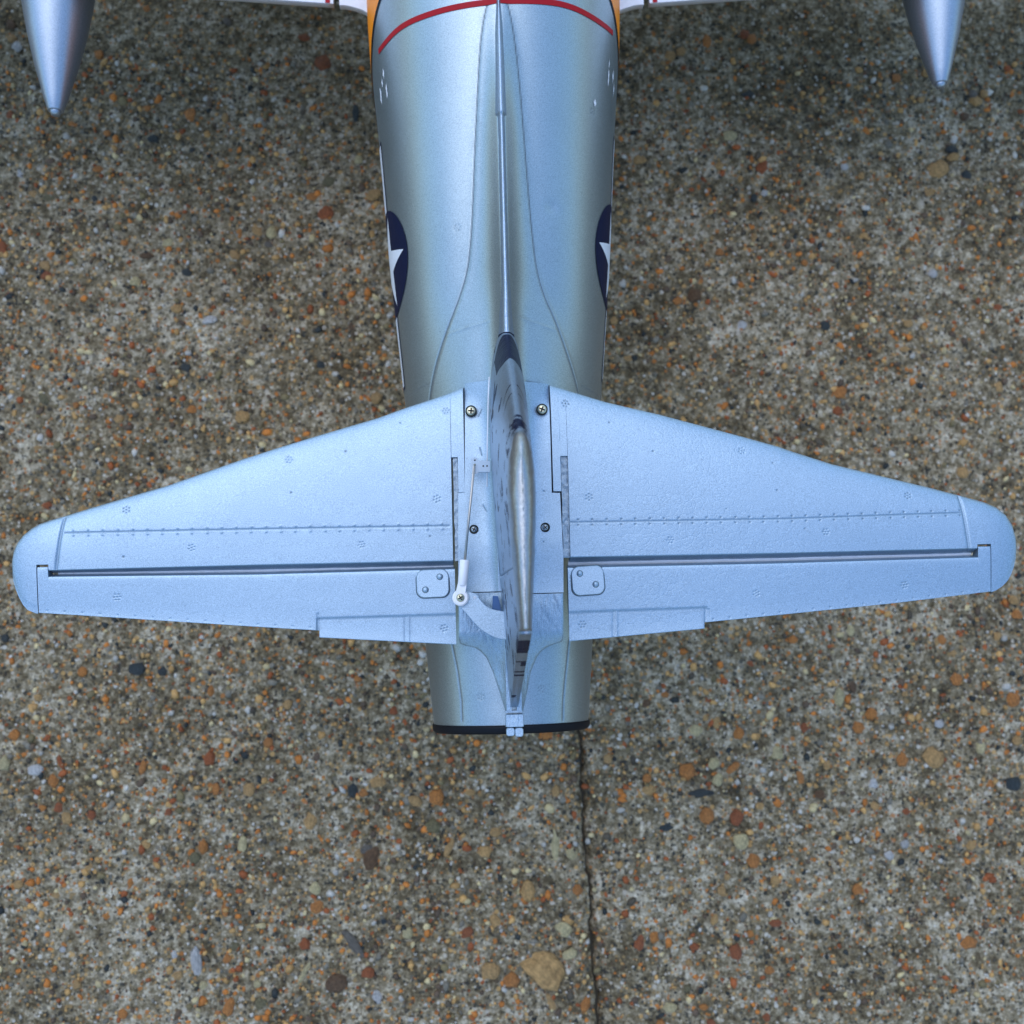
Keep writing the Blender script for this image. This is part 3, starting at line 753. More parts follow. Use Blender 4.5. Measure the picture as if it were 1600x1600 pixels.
def tail_side(s):
    S = side_def(s); U = lambda px, py=880: float(at(px, py, ZS)[0])
    mats = SILVER if s < 0 else SILVER_R
    def ztop(x, y):
        c = (S.lef(x) - y) / np.maximum(S.lef(x) - S.fte(x), 1e-5)
        tipx = abs(S.le[-1, 0]); e = np.clip((np.abs(x) - (tipx - .020)) / .020, 0, 1)
        f = np.sqrt(np.maximum(1 - e ** 2.4, 0.0))
        cc = np.clip(c, 0, 1); prof = naca(cc)
        prof = np.sqrt(prof ** 2 + (.17 * (1 - e)) ** 2)
        return ZS + np.maximum(th_half(x) * prof * f, .0001)
    FT = Feat(); z = ZS + .004
    FT.line(S.tip_line, z, .0006, .0007, .22)
    FT.line(S.riv, z, .00040, .00026, .30)
    rp = ats(S.riv, z); xr = np.arange(min(rp[:, 0]) + .004, max(rp[:, 0]), .0066); rf = fn(rp)
    for x_ in xr:
        for dy in (-.0012, .0012):
            FT.dot(x_ + rng.uniform(-.0002, .0002), float(rf(x_)) + dy, .00044, -.00030 if s < 0 else .0003, .22 if s < 0 else .62)
    for p in S.vents: FT.vent(*p, z, 1.0, .42 if s < 0 else .5)
    for p in S.specks: x_, y_ = at(*p, z); FT.dot(x_, y_, rng.uniform(.0003, .0006), .0002, .7)
    # fixed surface: root .. slot, LE .. hinge
    step = .00034
    xa, xb = sorted((U(S.xs[0]), U(S.tong[2]))) ; 
    tx = sorted((U(S.xs[0]), U(S.xs[1])))
    hin = fn(ats(S.hin, z))
    yhi = float(at(70, S.tip_hi, z)[1]) if s < 0 else float(at(1535, S.tip_hi, z)[1])
    ytong = float(at(720, S.tong[1], z)[1]) if s < 0 else float(at(868, S.tong[1], z)[1])
    ystrip = float(at(712, S.strip[0], z)[1]) if s < 0 else float(at(880, S.strip[0], z)[1])
    a_root, a_strip, a_tong = abs(U(S.xr, 800)), abs(U(S.tong[0], 742)), abs(U(S.tong[2], 690))
    a_sl0, a_sl1 = abs(U(S.xs[1])), abs(U(S.xs[0]))
    ax = np.unique(np.concatenate([np.arange(a_tong + .0002, a_sl1, step), [a_root, a_root + .00004, a_strip, a_strip + .00004, a_sl0, a_sl0 + .00004, a_sl1]]))
    xs = s * ax
    yb_ = np.where(ax <= a_strip, ytong, np.where(ax <= a_root, ystrip, np.where(ax <= a_sl0, hin(xs), yhi)))
    yt_ = S.lef(xs)
    nr = 300
    q = np.linspace(0, 1, nr) ** 1.25
    Xg = np.tile(xs[:, None], (1, nr + 3)); Yg = np.zeros((len(xs), nr + 3))
    Yg[:, :nr] = yt_[:, None] + (yb_ - yt_)[:, None] * q[None]
    Yg[:, nr:] = yb_[:, None]
    h, d = FT.apply(Xg, Yg)
    Zg = ztop(Xg, Yg)
    Zg += h + .00004 * (vnoise(Xg, Yg, .006, 60 + s) - .5) * sm(0, .003, yt_[:, None] - Yg)
    # bevelled rear face of the hinge line
    hb = (ax > a_root + .00002) & (ax <= a_sl0)
    il = fn(ats(S.hil, ZS))
    for k, (dy, dz) in enumerate(((.00025, .0003), (.45, .0034), (1.0, .0066))):
        yy_ = np.where(hb, yb_ - (dy if k == 0 else dy * (yb_ - il(xs))), yb_ - .00003 * (k + 1))
        Yg[:, nr + k] = yy_; Zg[:, nr + k] = Zg[:, nr - 1] - np.where(hb, dz, .0003 * (k + 1))
        d[:, nr + k] = 0
    for k in range(nr, nr + 3): d[:, k] = np.where(hb, .10, .4)  # shade of the hinge gap and slot put into the wall colour
    d[:, nr - 2:nr] = np.maximum(d[:, nr - 2:nr], .0)
    stab = slab('horizontal_stabilizer', Xg, Yg, Zg, lambda x, y: ZS - th_half(x) * .8 - .001, mats, jet, d)
    # tip
    at0 = abs(U(S.xs[0])); tipx = abs(S.le[-1, 0])
    w_ = 1 - (1 - np.linspace(0, 1, 130)) ** 1.8
    xs2 = s * (at0 + (tipx - .00002 - at0) * w_)
    yt2 = S.lef(xs2); yb2 = S.tef(xs2); q2 = .5 - .5 * np.cos(np.linspace(0, math.pi, 200))
    Xt = np.tile(xs2[:, None], (1, 200)); Yt = yt2[:, None] + (yb2 - yt2)[:, None] * q2[None]
    h, d = FT.apply(Xt, Yt); Zt = ztop(Xt, Yt) + h
    edge = np.minimum(np.abs(Yt - yb2[:, None]), .004) / .004
    Zt = ZS + (Zt - ZS) * np.sqrt(np.clip(edge, .002, 1)) ** .8
    slab('stabilizer_tip', Xt, Yt, Zt, lambda x, y: ZS - .0010, mats, stab, d)
    # living hinge
    hl = ats(S.hil, ZS); hf = fn(hl); hx = np.linspace(min(hl[:, 0]) + .0004, max(hl[:, 0]) - .0004, 260)
    Xh = np.tile(hx[:, None], (1, 4)); wob = .00035 * (vnoise(hx, hx * 0, .009, 70) - .5)
    Yh = hf(hx)[:, None] + .0001 + np.array([.0014, .0001, -.0002, -.0014])[None] * (1 + 0 * hx[:, None]) + wob[:, None]
    Zh = ztop(Xh, Yh) - .0052 + np.array([-.0012, 0, 0, -.0012])[None] + .0003 * (vnoise(Xh, Yh, .004, 71) - .5)
    slab('hinge_strip', Xh, Yh, Zh, ZS - .003, FOAM, stab)
    # elevator
    FE = Feat()
    for p in S.vents: FE.vent(*p, z, 1.0, .42)
    tabp = ats(S.tab, z)
    FE.line(S.tab, z, .0005, .0004, .18)
    tx_, ty0, ty1 = S.tdiv
    dy_ = 3 if s < 0 else 3
    FE.line([(tx_ - dy_, ty0 + 2), (tx_ - dy_, ty1)], z, .00035, .0002, .12); FE.line([(tx_ + dy_, ty0 + 2), (tx_ + dy_, ty1)], z, .0004, -.0002, .02)
    ex = 495 if s < 0 else 1105
    FE.line([(ex, ty0 - 3), (ex, ty1)], z, .0004, .0003, .15)
    tl = S.tel[np.argsort(S.tel[:, 0])]; tf = fn(tl)
    for x_ in np.arange(tl[0, 0] + .004, tl[-1, 0], .0078):
        if s * x_ < abs(U(495 if s < 0 else 1105)): continue
        FE.dot(x_, float(tf(x_)) + .0012, .0004, .0002, .18 if s < 0 else .38)
    a0, a1 = sorted((abs(U(S.elx[0])), abs(U(S.elx[1]))))
    a_t = abs(U(499.5 if s < 0 else 1101, 990)); a_in = abs(U(79 if s < 0 else 1525.5))
    ax = np.unique(np.concatenate([np.arange(a0, a1, step), [a_t, a_t + .00004, a_in, a_in + .00004, a1]])); xs = s * ax
    hel = fn(ats(S.hel, z)); tabf = fn(ats(S.tabe, ZS))
    yl = yhi - .0011
    yt_ = np.where(ax <= a_in, hel(xs), yl)
    yb_ = np.where(ax <= a_t, tabf(xs), tf(xs)) if True else None
    nr = 110; q = np.linspace(0, 1, nr)
    hb = ax <= a_in
    Xg = np.tile(xs[:, None], (1, nr + 4)); Yg = np.zeros((len(xs), nr + 4))
    Yg[:, 3:nr + 3] = yt_[:, None] + (yb_ - yt_)[:, None] * q[None]
    Yg[:, nr + 3] = yb_
    h, d = FE.apply(Xg, Yg)
    lead = yt_[:, None] - Yg
    Zg = ztop(Xg, np.maximum(Yg, tf(xs)[:, None])) + h - .0003 * np.exp(-np.maximum(lead, 0) / .0006)
    # trim tab sits lower with a soft step
    tb = (tabp[np.argsort(tabp[:, 0])]); below = np.interp(Xg, tb[:, 0], tb[:, 1]) - Yg
    intab = (np.abs(Xg) <= abs(U(495 if s < 0 else 1105)))
    Zg -= np.where(intab, .0004 * sm(0, .0008, below), 0)
    Zg += .00004 * (vnoise(Xg, Yg, .005, 80 + s) - .5)
    Zg[:, nr + 3] -= .0005
    for k, (fr, dz) in enumerate(((1.0, .0050), (.6, .0030), (.10, .0004))):
        Yg[:, k] = np.where(hb, yt_ + fr * .0013, yt_ + .00003 * (3 - k)); Zg[:, k] = Zg[:, 3] - np.where(hb, dz, .0002 * (3 - k))
        d[:, k] = np.where(hb, .10, .4)  # elevator side of the gap carries painted shade too
    el = slab('elevator', Xg, Yg, Zg, lambda x, y: ztop(x, y) - .0052 + .0042 * sm(.02, .0, y - tf(x)), mats, jet, d)
    # horn plate with two round studs
    if s < 0: c4 = [(650, 890), (702, 933)]; st = [(687, 901), (664.5, 921.5)]; rot = 0
    else: c4 = [(893, 884.5), (945.5, 929)]; st = [(906.5, 896), (931.5, 913)]; rot = 1
    (x0, y1), (x1, y0_) = [tuple(map(float, at(*c, z + .0006))) for c in c4]
    zp = float(ztop(np.array([(x0 + x1) / 2]), np.array([(y0_ + y1) / 2]))[0])
    rr = np.array(round_rect(x0, y0_, x1, y1, .0035, 7)); cc = rr.mean(0); an = R(1.0 if s < 0 else 2.6)
    rot_ = np.array([[math.cos(an), math.sin(an)], [-math.sin(an), math.cos(an)]]) if s < 0 else np.array([[math.cos(an), math.sin(an)], [-math.sin(an), math.cos(an)]])
    rr = (rr - cc) @ rot_.T.T + cc
    gr_ = (rr - cc) * 1.05 + cc
    extrude_poly('plate_recess', gr_, zp - .0012, zp + .00022, HOLE_SOFT, el, .0001)
    hp = extrude_poly('horn_plate', rr, zp - .001, zp + .0010, mats, el, .0004)
    for p in st:
        x_, y_ = map(float, at(*p, z + .001))
        lathe('stud', [(0, .00135), (.0001, .0013), (.0005, .0010), (.0007, .0003)], (x_, y_, zp + .0009), (0, 0, 1), mats, el, 20)
        lathe('stud_ring', [(0, .0016), (.00012, .0015)], (x_, y_, zp + .0009), (0, 0, 1), HOLE_SOFT, el, 20)
    # rough foam spar end beside the centre block
    if s < 0: q4 = [(707.8, 716), (715.2, 716), (715.6, 800), (716, 874), (710.6, 876), (709, 830), (707.6, 770)]
    else: q4 = [(874.6, 713), (886, 713), (887, 770), (888, 830), (889.5, 869), (880.6, 871), (877, 790)]
    if s < 0: q4 = [(708.0, 716), (715.2, 716), (715.2, 876), (708.0, 876)]
    else: q4 = [(876.0, 713.5), (887.0, 713.5), (887.0, 871), (876.0, 871)]
    p = ats(q4, z)
    xa_, xb_ = p[0, 0], p[1, 0]; ya_, yb2_ = p[0, 1], p[2, 1]
    gx, gy = np.meshgrid(np.linspace(xa_, xb_, 14), np.linspace(yb2_, ya_, 220), indexing='ij')
    wx = gx + .0004 * (vnoise(gx * 0, gy, .004, 90 + s) - .5)
    gzv = ztop(np.full_like(gx, xb_ if s > 0 else xa_), gy) - .0010 + .0006 * (vnoise(gx, gy, .0016, 92) - .5)
    slab('foam_spar', wx, gy, gzv, ZS - .004, ROUGHF, jet)
    return S

HOLE_SOFT = paint('dark_line', (.06, .08, .10), .7)
SL = tail_side(-1); SR = tail_side(1)

# centre block between the stabilizer halves
ZB = .2200
def fillet(x, y):
    k = np.interp(y, [Yp(925), Yp(800), Yp(640)], [.002, .005, .0065])
    return k * np.exp(-np.maximum(np.abs(x) - .0062, 0) / .0026)
def block(s):
    px_front = 596 if s < 0 else 597
    rows = np.unique(np.concatenate([np.linspace(px_front, 925.5, 520), [769.8, 770.2]]))
    if s < 0: outer = np.where(rows <= 770, 726.3, 716.0)
    else: outer = np.interp(rows, [597, 640, 769.9, 770.1, 925], [858, 860, 862.0, 877, 882])
    if s > 0: outer = np.where(rows <= 770, np.interp(rows, [597, 770], [858.1, 862.1]), np.interp(rows, [770, 874, 925], [875, 880.5, 881]))
    xo, yo = at(outer, rows, ZB); ni = 130
    Xb = np.zeros((len(rows), ni)); q = np.linspace(0, 1, ni)
    Xb = xo[:, None] * (1 - q)[None] + s * .0020 * q[None]
    Yb = np.tile(np.asarray(yo)[:, None], (1, ni))
    Yb = Yb + 0 * Xb
    FB = Feat()
    for p in ([(747, 650), (752, 640)], [(750, 700), (753, 712)], [(755, 790), (760, 800)]) if s < 0 else ([(849, 767), (850, 768)], [(849, 846), (849, 847)]):
        FB.line(p, ZB, .0003, .0002, .4)
    h, d = FB.apply(Xb, Yb)
    Zb = ZB - .0022 * sm(Yp(720), Yp(598), Yb) * sm(.004, .018, np.abs(Xb)) - .0016 * sm(Yp(840), Yp(925), Yb) + fillet(Xb, Yb) + h
    kb = sm(Yp(598), Yp(650), Yb); Zb = (fus_z(Xb, Yb) + .0004) * (1 - kb) + Zb * kb
    Zb += .00008 * (vnoise(Xb, Yb, .004, 95) - .5)
    return slab('tail_centre_block', Xb, Yb, Zb, .208, SILVER, jet, d)
BL = block(-1); BR = block(1)

# wrinkled fairing behind the block, running down round the rudder foot
def tail_fairing(s):
    rows = np.linspace(927, 1109, 330)
    if s < 0: outer = np.interp(rows, [927, 945, 1000, 1006.0, 1009, 1012, 1018, 1028, 1050, 1080, 1109], [718, 716.5, 717, 719, 727, 742, 751, 760, 770, 780, 789])
    else: outer = np.interp(rows, [927, 1000, 1003, 1006, 1011, 1018, 1026, 1050, 1080, 1109], [880, 880, 878, 868, 856, 846, 840, 830, 824, 817])
    zed = np.interp(rows, [927, 1000, 1109], [.218, .214, .205])
    xo, yo = at(outer, rows, zed); ni = 90; q = np.linspace(0, 1, ni)
    Xb = xo[:, None] * (1 - q)[None] + s * .0012 * q[None]; Yb = np.tile(np.asarray(yo)[:, None], (1, ni))
    hi = .2182 - .0030 * sm(Yp(940), Yp(1020), Yb) + 0 * Xb
    lo = fus_z(Xb, Yb) + .0013
    k = sm(Yp(985), Yp(1060), Yb)
    Zb = hi * (1 - k) + lo * k + .0040 * np.exp(-np.maximum(np.abs(Xb) - .0035, 0) / .003) * (.4 + .6 * k)
    wr_ = vnoise(Xb * 1.0 + Yb * .35, Yb * .33 - Xb * .1, .0016, 97) - .5
    mask = sm(.004, .012, np.abs(Xb)) * sm(Yp(1080), Yp(1010), Yb) if s < 0 else sm(.010, .016, np.abs(Xb)) * sm(Yp(1030), Yp(1000), Yb)
    Zb += .00025 * wr_ * mask
    edge = np.abs(Xb - xo[:, None]); Zb -= .0006 * np.exp(-edge / .0005)
    return slab('tail_fairing', Xb, Yb, Zb, lambda x, y: np.where(y > Yp(1008), .2085, fus_z(x, y) - .001), WRINK, jet)
tail_fairing(-1); tail_fairing(1)

# small blocks at the very end of the fairing
def box(name, x0, x1, y0_, y1, z0, z1, m, par, r=.0006):
    return extrude_poly(name, round_rect(x0, y0_, x1, y1, r, 3), z0, z1, m, par, .0003)
zt = ZC + fa(Y_END)
def bb(px0, py0, px1, py1, z): 
    a_, b_ = at(px0, py1, z), at(px1, py0, z); return float(a_[0]), float(b_[0]), float(a_[1]), float(b_[1])
x0, x1, y0_, y1 = bb(789, 1110, 817.5, 1114.5, zt + .003); box('end_bar', x0, x1, y0_, y1, zt - .002, zt + .0022, SILVER, jet, .0003)
x0, x1, y0_, y1 = bb(790, 1115, 818, 1136, zt + .002); box('end_block', x0, x1, y0_, y1, zt - .002, zt + .0034, WRINK, jet)
x0, x1, y0_, y1 = bb(791, 1136, 804, 1150, zt + .001); box('end_lug', x0, x1, y0_, y1, zt - .002, zt + .0026, SILVER, jet, .0012)
x0, x1, y0_, y1 = bb(804.6, 1136, 817.5, 1151, zt + .001); box('end_lug', x0, x1, y0_, y1, zt - .002, zt + .0026, SILVER, jet, .0012)

# ------------------------------------------------------------------ fin, rudder, dorsal ridge
ZF0, ZF1 = .2080, .3350
def le_y(z):
    a = float(at(792, 524, .2360)[1]); b_ = float(at(803, 674, .3270)[1])
    return a + (b_ - a) * (z - .2360) / (.3270 - .2360)
def te_y(z):
    a = float(at(806, 1106, .2080)[1]); b_ = float(at(815, 991, .3270)[1])
    return a + (b_ - a) * (z - .2080) / (.3270 - .2080)
def fin_half(c, z):
    T = np.interp(z, [.208, .24, .327], [.0088, .0082, .0050]); te = np.interp(z, [.208, .327], [.0018, .0022])
    f = np.where(c < .32, naca(c / .32 * .30), 1 - (1 - te / T) * np.clip((c - .32) / .68, 0, 1) ** 1.2)
    return T * f
HC = .68
def fin_piece(name, c0, c1, z0, z1, m, navy=True, nz=260, nc=150, cap=False, yext=None):
    zz = np.linspace(z0, z1, nz)
    if cap: zz = z0 + (z1 - z0) * np.sin(np.linspace(0, math.pi / 2, nz))
    q = np.linspace(0, 1, nc); 
    if c0 == 0: q = q ** 1.6
    cs = c0 + (c1 - c0) * q
    loop_c = np.concatenate([cs[::-1], cs[1:] if c0 == 0 else cs]); side = np.concatenate([-np.ones(nc), np.ones(nc - 1 if c0 == 0 else nc)])
    Zg, Cg = np.meshgrid(zz, loop_c, indexing='ij'); Sg = np.tile(side[None], (nz, 1))
    zc_ = np.minimum(Zg, .327)
    L = le_y(zc_); T = te_y(zc_); H = fin_half(Cg, zc_)
    if cap:
        k = (Zg - z0) / (z1 - z0); sh = np.sqrt(np.maximum(1 - k ** 2.0, 0)); H = H * np.maximum(sh, .001)
        mid = (L + T) / 2; fw = 1 - .10 * k ** 3 ; L = mid + (L - mid) * fw - .006 * k ** 2; T = mid + (T - mid) * (1 - .03 * k ** 3)
    Y = L + (T - L) * Cg
    X = Sg * H
    X = X + .00018 * (vnoise(Y, Zg, .004, 120) - .5) + Sg * .00012 * (vnoise(Y + 3, Zg, .0013, 121) - .5)
    nv = np.zeros_like(X)
    if navy:
        jag = .0035 * (vnoise(Y, Zg, .005, 130) - .5)
        D = L - Y
        nv = np.maximum(nv, sm(Yp(517, .24), Yp(519, .24), Y + jag * .1) * sm(Yp(566, .255) - .8 * np.abs(X), Yp(563, .255) - .8 * np.abs(X), Y + jag * .3) * sm(.2330, .2340, Zg) * sm(.275, .27, Zg) * sm(.0135, .0120, D))
        nv = np.maximum(nv, (.30 + .42 * vnoise(Y, Zg, .003, 150)) * sm(.3120, .3130, Zg + jag) * sm(.3266, .3262, Zg + jag) * sm(.018, .010, D) )
        E = Y - T
        nv = np.maximum(nv, sm(.3020, .3026, Zg + jag * .4) * sm(.3190, .3184, Zg + jag * .4) * sm(.004, .003, E))
        nv = np.maximum(nv, sm(.2830, .2834, Zg) * sm(.2910, .2906, Zg + jag) * sm(.004, .003, E) * (vnoise(X * 3, Zg, .004, 5) > .35))
        nv = np.maximum(nv, sm(.2290, .2294, Zg) * sm(.2350, .2346, Zg + jag) * sm(.004, .003, E) * (vnoise(X * 3, Zg, .002, 6) > .5))
        blot = vnoise(Y * .8, Zg, .0075, 133) * .6 + vnoise(Y, Zg, .0028, 134) * .4
        nv = np.maximum(nv, sm(.675, .72, blot) * sm(.004, .012, D) * .85)
        # dark chevron marks across the leading edge
        for zc0, hw in ((.2870, .0008), (.2945, .0006)):
            nv = np.maximum(nv, .9 * np.exp(-((Zg - zc0 - .10 * (np.abs(X))) / hw) ** 2) * (np.abs(X) > .0012) * sm(.012, .006, D))
    co = np.stack([X, Y, Zg], -1).reshape(-1, 3); nl = len(loop_c)
    quads = [grid_faces(nz, nl)]
    i = np.arange(nz - 1); quads.append(np.stack([i * nl + nl - 1, (i + 1) * nl + nl - 1, (i + 1) * nl, i * nl], -1))
    quads = np.concatenate(quads)
    # top cap: strips between left and right halves
    j = np.arange(nc - 1) if c0 == 0 else np.arange(nc - 1)
    b0 = (nz - 1) * nl
    capq = np.stack([b0 + j, b0 + j + 1, b0 + nl - 2 - j, b0 + nl - 1 - j], -1)
    quads = np.concatenate([quads, capq])
    return quadmesh(name, co, quads[:, ::-1], m, jet, {'navy': nv.reshape(-1), 'dirt_shade': np.zeros(co.shape[0])})
fin = fin_piece('fin', 0, HC - .006, ZF0, .3268, FINM)
rud = fin_piece('rudder', HC, 1, ZF0 + .002, .3268, FINM, nc=90)
fin_piece('fin_cap', 0, .985, .3270, .3345, CAPM, navy=False, nz=40, nc=160, cap=True)

# dorsal ridge running forward from the fin
ry = np.array([Yp(p) for p in (14, 60, 196, 200, 350, 450, 517, 560, 620)])
rz = np.array([.0004, .0016, .0032, .0030, .0062, .0090, .0135, .020, .026]); rw = np.array([.0012, .0026, .0034, .0026, .0030, .0036, .0046, .0056, .006])
yr = np.arange(ry[-1], ry[0], .0006); hr = np.interp(yr, ry[::-1], rz[::-1]); wr2 = np.interp(yr, ry[::-1], rw[::-1])
tt = np.linspace(-1, 1, 25); YR, TT = np.meshgrid(yr, tt, indexing='ij')
XR = wr2[:, None] * np.sign(TT) * np.abs(TT) ** .8 + .00015 * (vnoise(YR, YR * 0, .01, 140) - .5)
base = ZC + fa(YR) + filamp(YR) + .0015
hr = np.interp(yr, ry[::-1], np.array([.0002, .0008, .0024, .0016, .0026, .0036, .0046, .0060, .0060])[::-1])
ZR = base - .003 + (hr[:, None] + .0046) * np.maximum(1 - np.abs(TT) ** 1.35, 0) + .0002 * (vnoise(XR, YR, .0016, 141) - .5)
ridge = slab('dorsal_ridge', XR, YR, ZR, lambda x, y: ZC + fa(y) - .003, FINM, jet)
rn = np.zeros(len(ridge.data.vertices)); rc = np.zeros(len(rn) * 3); ridge.data.vertices.foreach_get('co', rc); rcy = rc[1::3]
rn[:] = sm(Yp(516, .234), Yp(518, .234), rcy) * sm(Yp(566, .245), Yp(563, .245), rcy)
ra = ridge.data.attributes.new('navy', 'FLOAT', 'POINT'); ra.data.foreach_set('value', rn.astype(np.float32))
# thin joint strips where the fin root enters the body
for s, rows in ((-1, [(764.5, 588), (763, 620), (761.5, 690), (761, 760)]), (1, [(817, 586), (820.5, 630), (824.5, 672)])):
    p = ats(rows, .2275 if s < 0 else .228)
    tube('root_seam', [(float(a_), float(b_), .2262) for a_, b_ in p], .00028, NYLON, jet, 8)

# ------------------------------------------------------------------ screws
def screw(px, py, z, r, m, ring):
    x, y = map(float, at(px, py, z))
    e = bpy.data.objects.new('screw', None); COL.objects.link(e); e.parent = jet; e.location = (x, y, z)
    lathe('countersink', [(-.001, ring), (.00010, ring), (.00016, ring * .97), (-.0002, r * 1.0)], (0, 0, 0), (0, 0, 1), HOLE, e, 32)
    lathe('screw_head', [(-.0008, r), (.0000, r), (.0003, r * .86), (.00045, r * .5), (.0005, r * .1)], (0, 0, 0), (0, 0, 1), m, e, 32)
    a = random.uniform(0, 1.5)
    pts = []
    L, W = r * .62, r * .17
    for k in range(4):
        c, s_ = math.cos(a + k * math.pi / 2), math.sin(a + k * math.pi / 2)
        for q, p in ((W, -W), (L, -W), (L, W)): pts.append((q * c - p * s_, q * s_ + p * c))
    extrude_poly('cross_slot', pts, .0001, .00056, HOLE, e, .00005)
screw(736, 642, .2203, .00215, BRASS, .0026); screw(847, 639.5, .2203, .00215, BRASS, .0026)
screw(740.5, 827, .2203, .0014, ZINC, .0021); screw(852, 824, .2203, .0014, ZINC, .0022)

# ------------------------------------------------------------------ rudder linkage
ZL = .2290
arm = [(736, 722), (737, 717), (741, 714.5), (745, 716), (747.5, 720), (766, 720.5), (766, 738), (748, 738), (745, 741), (741, 741), (737.5, 736)]
extrude_poly('servo_arm', ats(arm, ZL), ZL - .0008, ZL + .0008, CLEARN, jet, .0002)
for p in ((742, 719.5), (755, 728.5), (761, 728.5)):
    x, y = map(float, at(*p, ZL)); lathe('arm_hole', [(0, .0004), (.00006, .0003)], (x, y, ZL + .0008), (0, 0, 1), HOLE, jet, 12)
def P3(px, py, z): x, y = at(px, py, z); return (float(x), float(y), z)
tube('pushrod', [P3(742, 727, ZL - .001), P3(741.6, 726.5, ZL + .0012), P3(741, 729, ZL + .0016), P3(733, 805, ZL + .0012), P3(726, 880, ZL + .0010)], .00055, STEEL, jet)
zl = ZL + .0010
a = np.array(P3(726.2, 875, zl)); b_ = np.array(P3(722.6, 914, zl)); d = (b_ - a); Lb = np.linalg.norm(d)
link_o = lathe('ball_link', [(0, .0006), (0, .0020), (.0003, .0022), (Lb, .0021), (Lb + .0006, .0015)], a, d, NYLON, jet, 28)
cx, cy, _ = P3(719.5, 934, zl); R2 = .0036
head = []
dx, dy = (a - b_)[:2] / np.linalg.norm((a - b_)[:2]); ang0 = math.atan2(dy, dx)
for k in range(41):
    an = ang0 + R(38) + (2 * math.pi - R(76)) * k / 40; head.append((cx + R2 * math.cos(an), cy + R2 * math.sin(an)))
nx, ny = -dy, dx
for sgn in (-1, 1):
    pass
head = head + [(b_[0] + dx * .0012 - nx * .0020, b_[1] + dy * .0012 - ny * .0020), (b_[0] + dx * .0012 + nx * .0020, b_[1] + dy * .0012 + ny * .0020)]
extrude_poly('link_eye', head, ZL - .0008, ZL + .0022, NYLON, link_o, .0006)
e = lathe('link_screw', [(0, .00185), (.0004, .00175), (.0008, .0012), (.0009, .0003)], (cx, cy, ZL + .0021), (0, 0, 1), BRASS, link_o, 28)
L, W = .0011, .0003; pts = []
for k in range(4):
    c, s_ = math.cos(.5 + k * math.pi / 2), math.sin(.5 + k * math.pi / 2)
    for q, p in ((W, -W), (L, -W), (L, W)): pts.append((cx + q * c - p * s_, cy + q * s_ + p * c))
extrude_poly('cross_slot', pts, ZL + .0024, ZL + .0031, HOLE, link_o, .00005)
horn = [(715, 944), (713, 934), (717, 926), (727, 924), (738, 925.5), (745, 928), (749.5, 935), (756, 944), (765, 950), (775, 953.5), (792, 955.5), (797, 975), (795, 1000), (786, 999.5), (773, 996.5), (760, 990), (748, 981), (737, 969), (727, 957), (720, 950)]
hp_ = np.array(horn + [horn[0]], float); sub = []
for i in range(len(horn)):
    for k in range(4): sub.append(hp_[i] + (hp_[i + 1] - hp_[i]) * k / 4)
sub = np.array(sub); 
for _ in range(3): sub = (np.roll(sub, 1, 0) + sub * 2 + np.roll(sub, -1, 0)) / 4
pz = ZL - .0012
def ear(name, P, z0, z1, m, par):
    """concave plate: ngon top and side walls"""
    n = len(P); vs = [(*q, z0) for q in P] + [(*q, z1) for q in P]
    fs = [[n + i for i in range(n)], list(range(n))[::-1]] + [[i, (i + 1) % n, n + (i + 1) % n, n + i] for i in range(n)]
    ar = .5 * sum(P[i][0] * P[(i + 1) % n][1] - P[(i + 1) % n][0] * P[i][1] for i in range(n))
    if ar < 0: fs = [f[::-1] for f in fs]
    o = pydata(name, vs, fs, m, par, smooth=False)
    md = o.modifiers.new('bevel', 'BEVEL'); md.width = .00025; md.segments = 2; md.limit_method = 'ANGLE'; md.angle_limit = R(50)
    return o
ear('rudder_horn', [tuple(map(float, at(q[0], q[1], pz))) for q in sub], pz - .0016, pz, SILVER, rud)
x, y = map(float, at(742, 934, pz)); lathe('horn_hole', [(0, .0008), (.00008, .0007)], (x, y, pz), (0, 0, 1), FOAM, rud, 20)
p = [tuple(map(float, at(*q, ZL - .004))) for q in ((770, 931), (778, 931), (784, 955), (769, 954))]
extrude_poly('blue_tab', p, ZL - .008, ZL - .0045, BLUEP, jet, .0002)

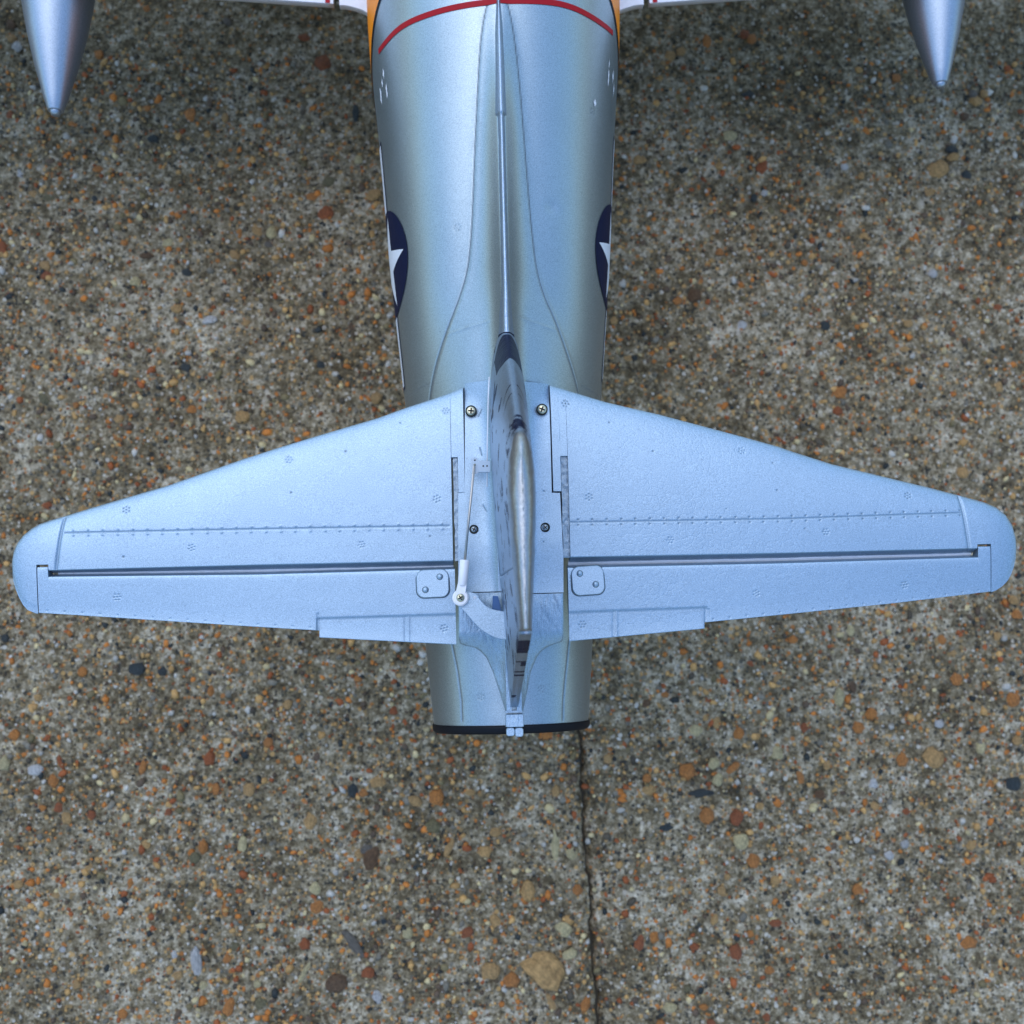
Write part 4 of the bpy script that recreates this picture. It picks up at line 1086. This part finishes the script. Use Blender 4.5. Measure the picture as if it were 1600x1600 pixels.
# ------------------------------------------------------------------ wings, tanks, undercarriage (mostly outside the frame)
ZW = .150
def wing(s):
    yte0 = float(at(505, 8, ZW)[1]) if s < 0 else float(at(1060, -4, ZW)[1])
    xg0 = abs(float(at(523.5 if s < 0 else 1030, 5, ZW)[0])); 
    def te(ax): return yw0 + (ax - .085) * .075
    yw0 = float(at(515, 12, ZW)[1]) if s < 0 else float(at(1036, -1, ZW)[1])
    yw0 = YW0
    ax = np.linspace(.0868, .52, 120); q = np.linspace(0, 1, 40)
    ch = np.interp(ax, [.08, .52], [.23, .13])
    yT = te(ax); yL = yT + ch
    C = q ** 1.4
    Xw = s * np.tile(ax[:, None], (1, 40)); Yw = yL[:, None] - ch[:, None] * C[None]
    T = np.interp(ax, [.08, .52], [.014, .007])[:, None]
    Zw = ZW + T * naca(np.tile(C[None], (120, 1))) * .9
    wg = slab('wing', Xw, Yw, Zw, lambda x, y: ZW - .004, WHITE, jet)
    # inner flap and root fillet up to the body
    ax = np.linspace(.060, .0835, 60)
    tef = yw0 - .0012 + .0005 - .0035 * sm(.082, .066, ax) - .004 * sm(.072, .062, ax)
    Xw = s * np.tile(ax[:, None], (1, 40)); yL = yw0 + .23; ch2 = (yL - tef)[:, None]
    Yw = yL - ch2 * C[None]; Zw = ZW + .014 * naca(np.tile(C[None], (60, 1))) * .9 + 0 * Yw
    slab('wing_flap', Xw, Yw, Zw, lambda x, y: ZW - .004, WHITE, jet)
    # red chordwise stripe on the flap edge
    ax = np.linspace(.0885, .0911, 4); C2 = np.linspace(.05, 1, 60)
    yT = te(ax); ch = np.interp(ax, [.08, .52], [.23, .13])
    Xr = s * np.tile(ax[:, None], (1, 60)); Yr = (yT + ch)[:, None] - ch[:, None] * C2[None]
    Zr = ZW + np.interp(ax, [.08, .52], [.014, .007])[:, None] * naca(np.tile(C2[None], (4, 1))) * .9 + .0003
    quadmesh('red_stripe', np.stack([Xr, Yr, Zr], -1).reshape(-1, 3), grid_faces(4, 60, flip=(s > 0)), RED, wg)
YW0 = .5 * (float(at(515, 13, ZW)[1]) + float(at(1036, -1, ZW)[1]))
wing(-1); wing(1)
def tank(px, py, s):
    zt_ = .132; x, y = map(float, at(px, py, zt_)); k = (CAMZ - zt_) / F
    pr = [(0, 9), (.5, 11.5), (1.0, 11.8), (22, 18.5), (50, 26), (78, 33.5), (125, 44), (175, 53), (240, 62), (330, 69), (430, 71), (540, 66), (640, 52), (700, 34), (730, 12), (735, 2)]
    t_ = lathe('drop_tank', [(d_ * k, r_ * k) for d_, r_ in pr], (x, y, zt_), (0, 1, 0), TANKM, jet, 64)
    box('tank_pylon', x - .003, x + .003, y + .10, y + .19, zt_, .152, WHITE, jet, .001)
    lathe('tank_collar', [(-.0022, 6.5 * k), (-.0005, 8.5 * k), (.0004, 9 * k)], (x, y, zt_), (0, 1, 0), TANKM, t_, 32)
tank(87, 174, -1); tank(1469, 131, 1)
for s in (-1, 1):
    x, y = s * .155, .42
    tube('gear_strut', [(x, y, .148), (x, y, .03)], .005, STEEL, jet)
    w_ = lathe('main_wheel', [(-.009, .010), (-.009, .020), (-.006, .026), (.006, .026), (.009, .020), (.009, .010)], (x + s * .012, y, .0275), (1, 0, 0), RUBBER, jet)
tube('gear_strut', [(0, .76, .13), (0, .78, .03)], .005, STEEL, jet)
lathe('nose_wheel', [(-.007, .008), (-.007, .016), (-.005, .022), (.005, .022), (.007, .016), (.007, .008)], (0, .78, .0235), (1, 0, 0), RUBBER, jet)
# canopy far forward
cv = []; nn = 24
for i in range(nn + 1):
    u_ = i / nn; yv_ = .44 + .20 * u_; hh_ = .035 * math.sin(math.pi * u_) ** .7
    for k in range(13):
        a = math.pi * k / 12; cv.append((.030 * math.cos(a) * (math.sin(math.pi * u_) ** .5 + .01), yv_, ZC + float(fa(yv_)) - .006 + hh_ * math.sin(a)))
fs = [[i * 13 + k, i * 13 + k + 1, (i + 1) * 13 + k + 1, (i + 1) * 13 + k] for i in range(nn) for k in range(12)]
pydata('canopy', cv, fs, CANOPY, jet)
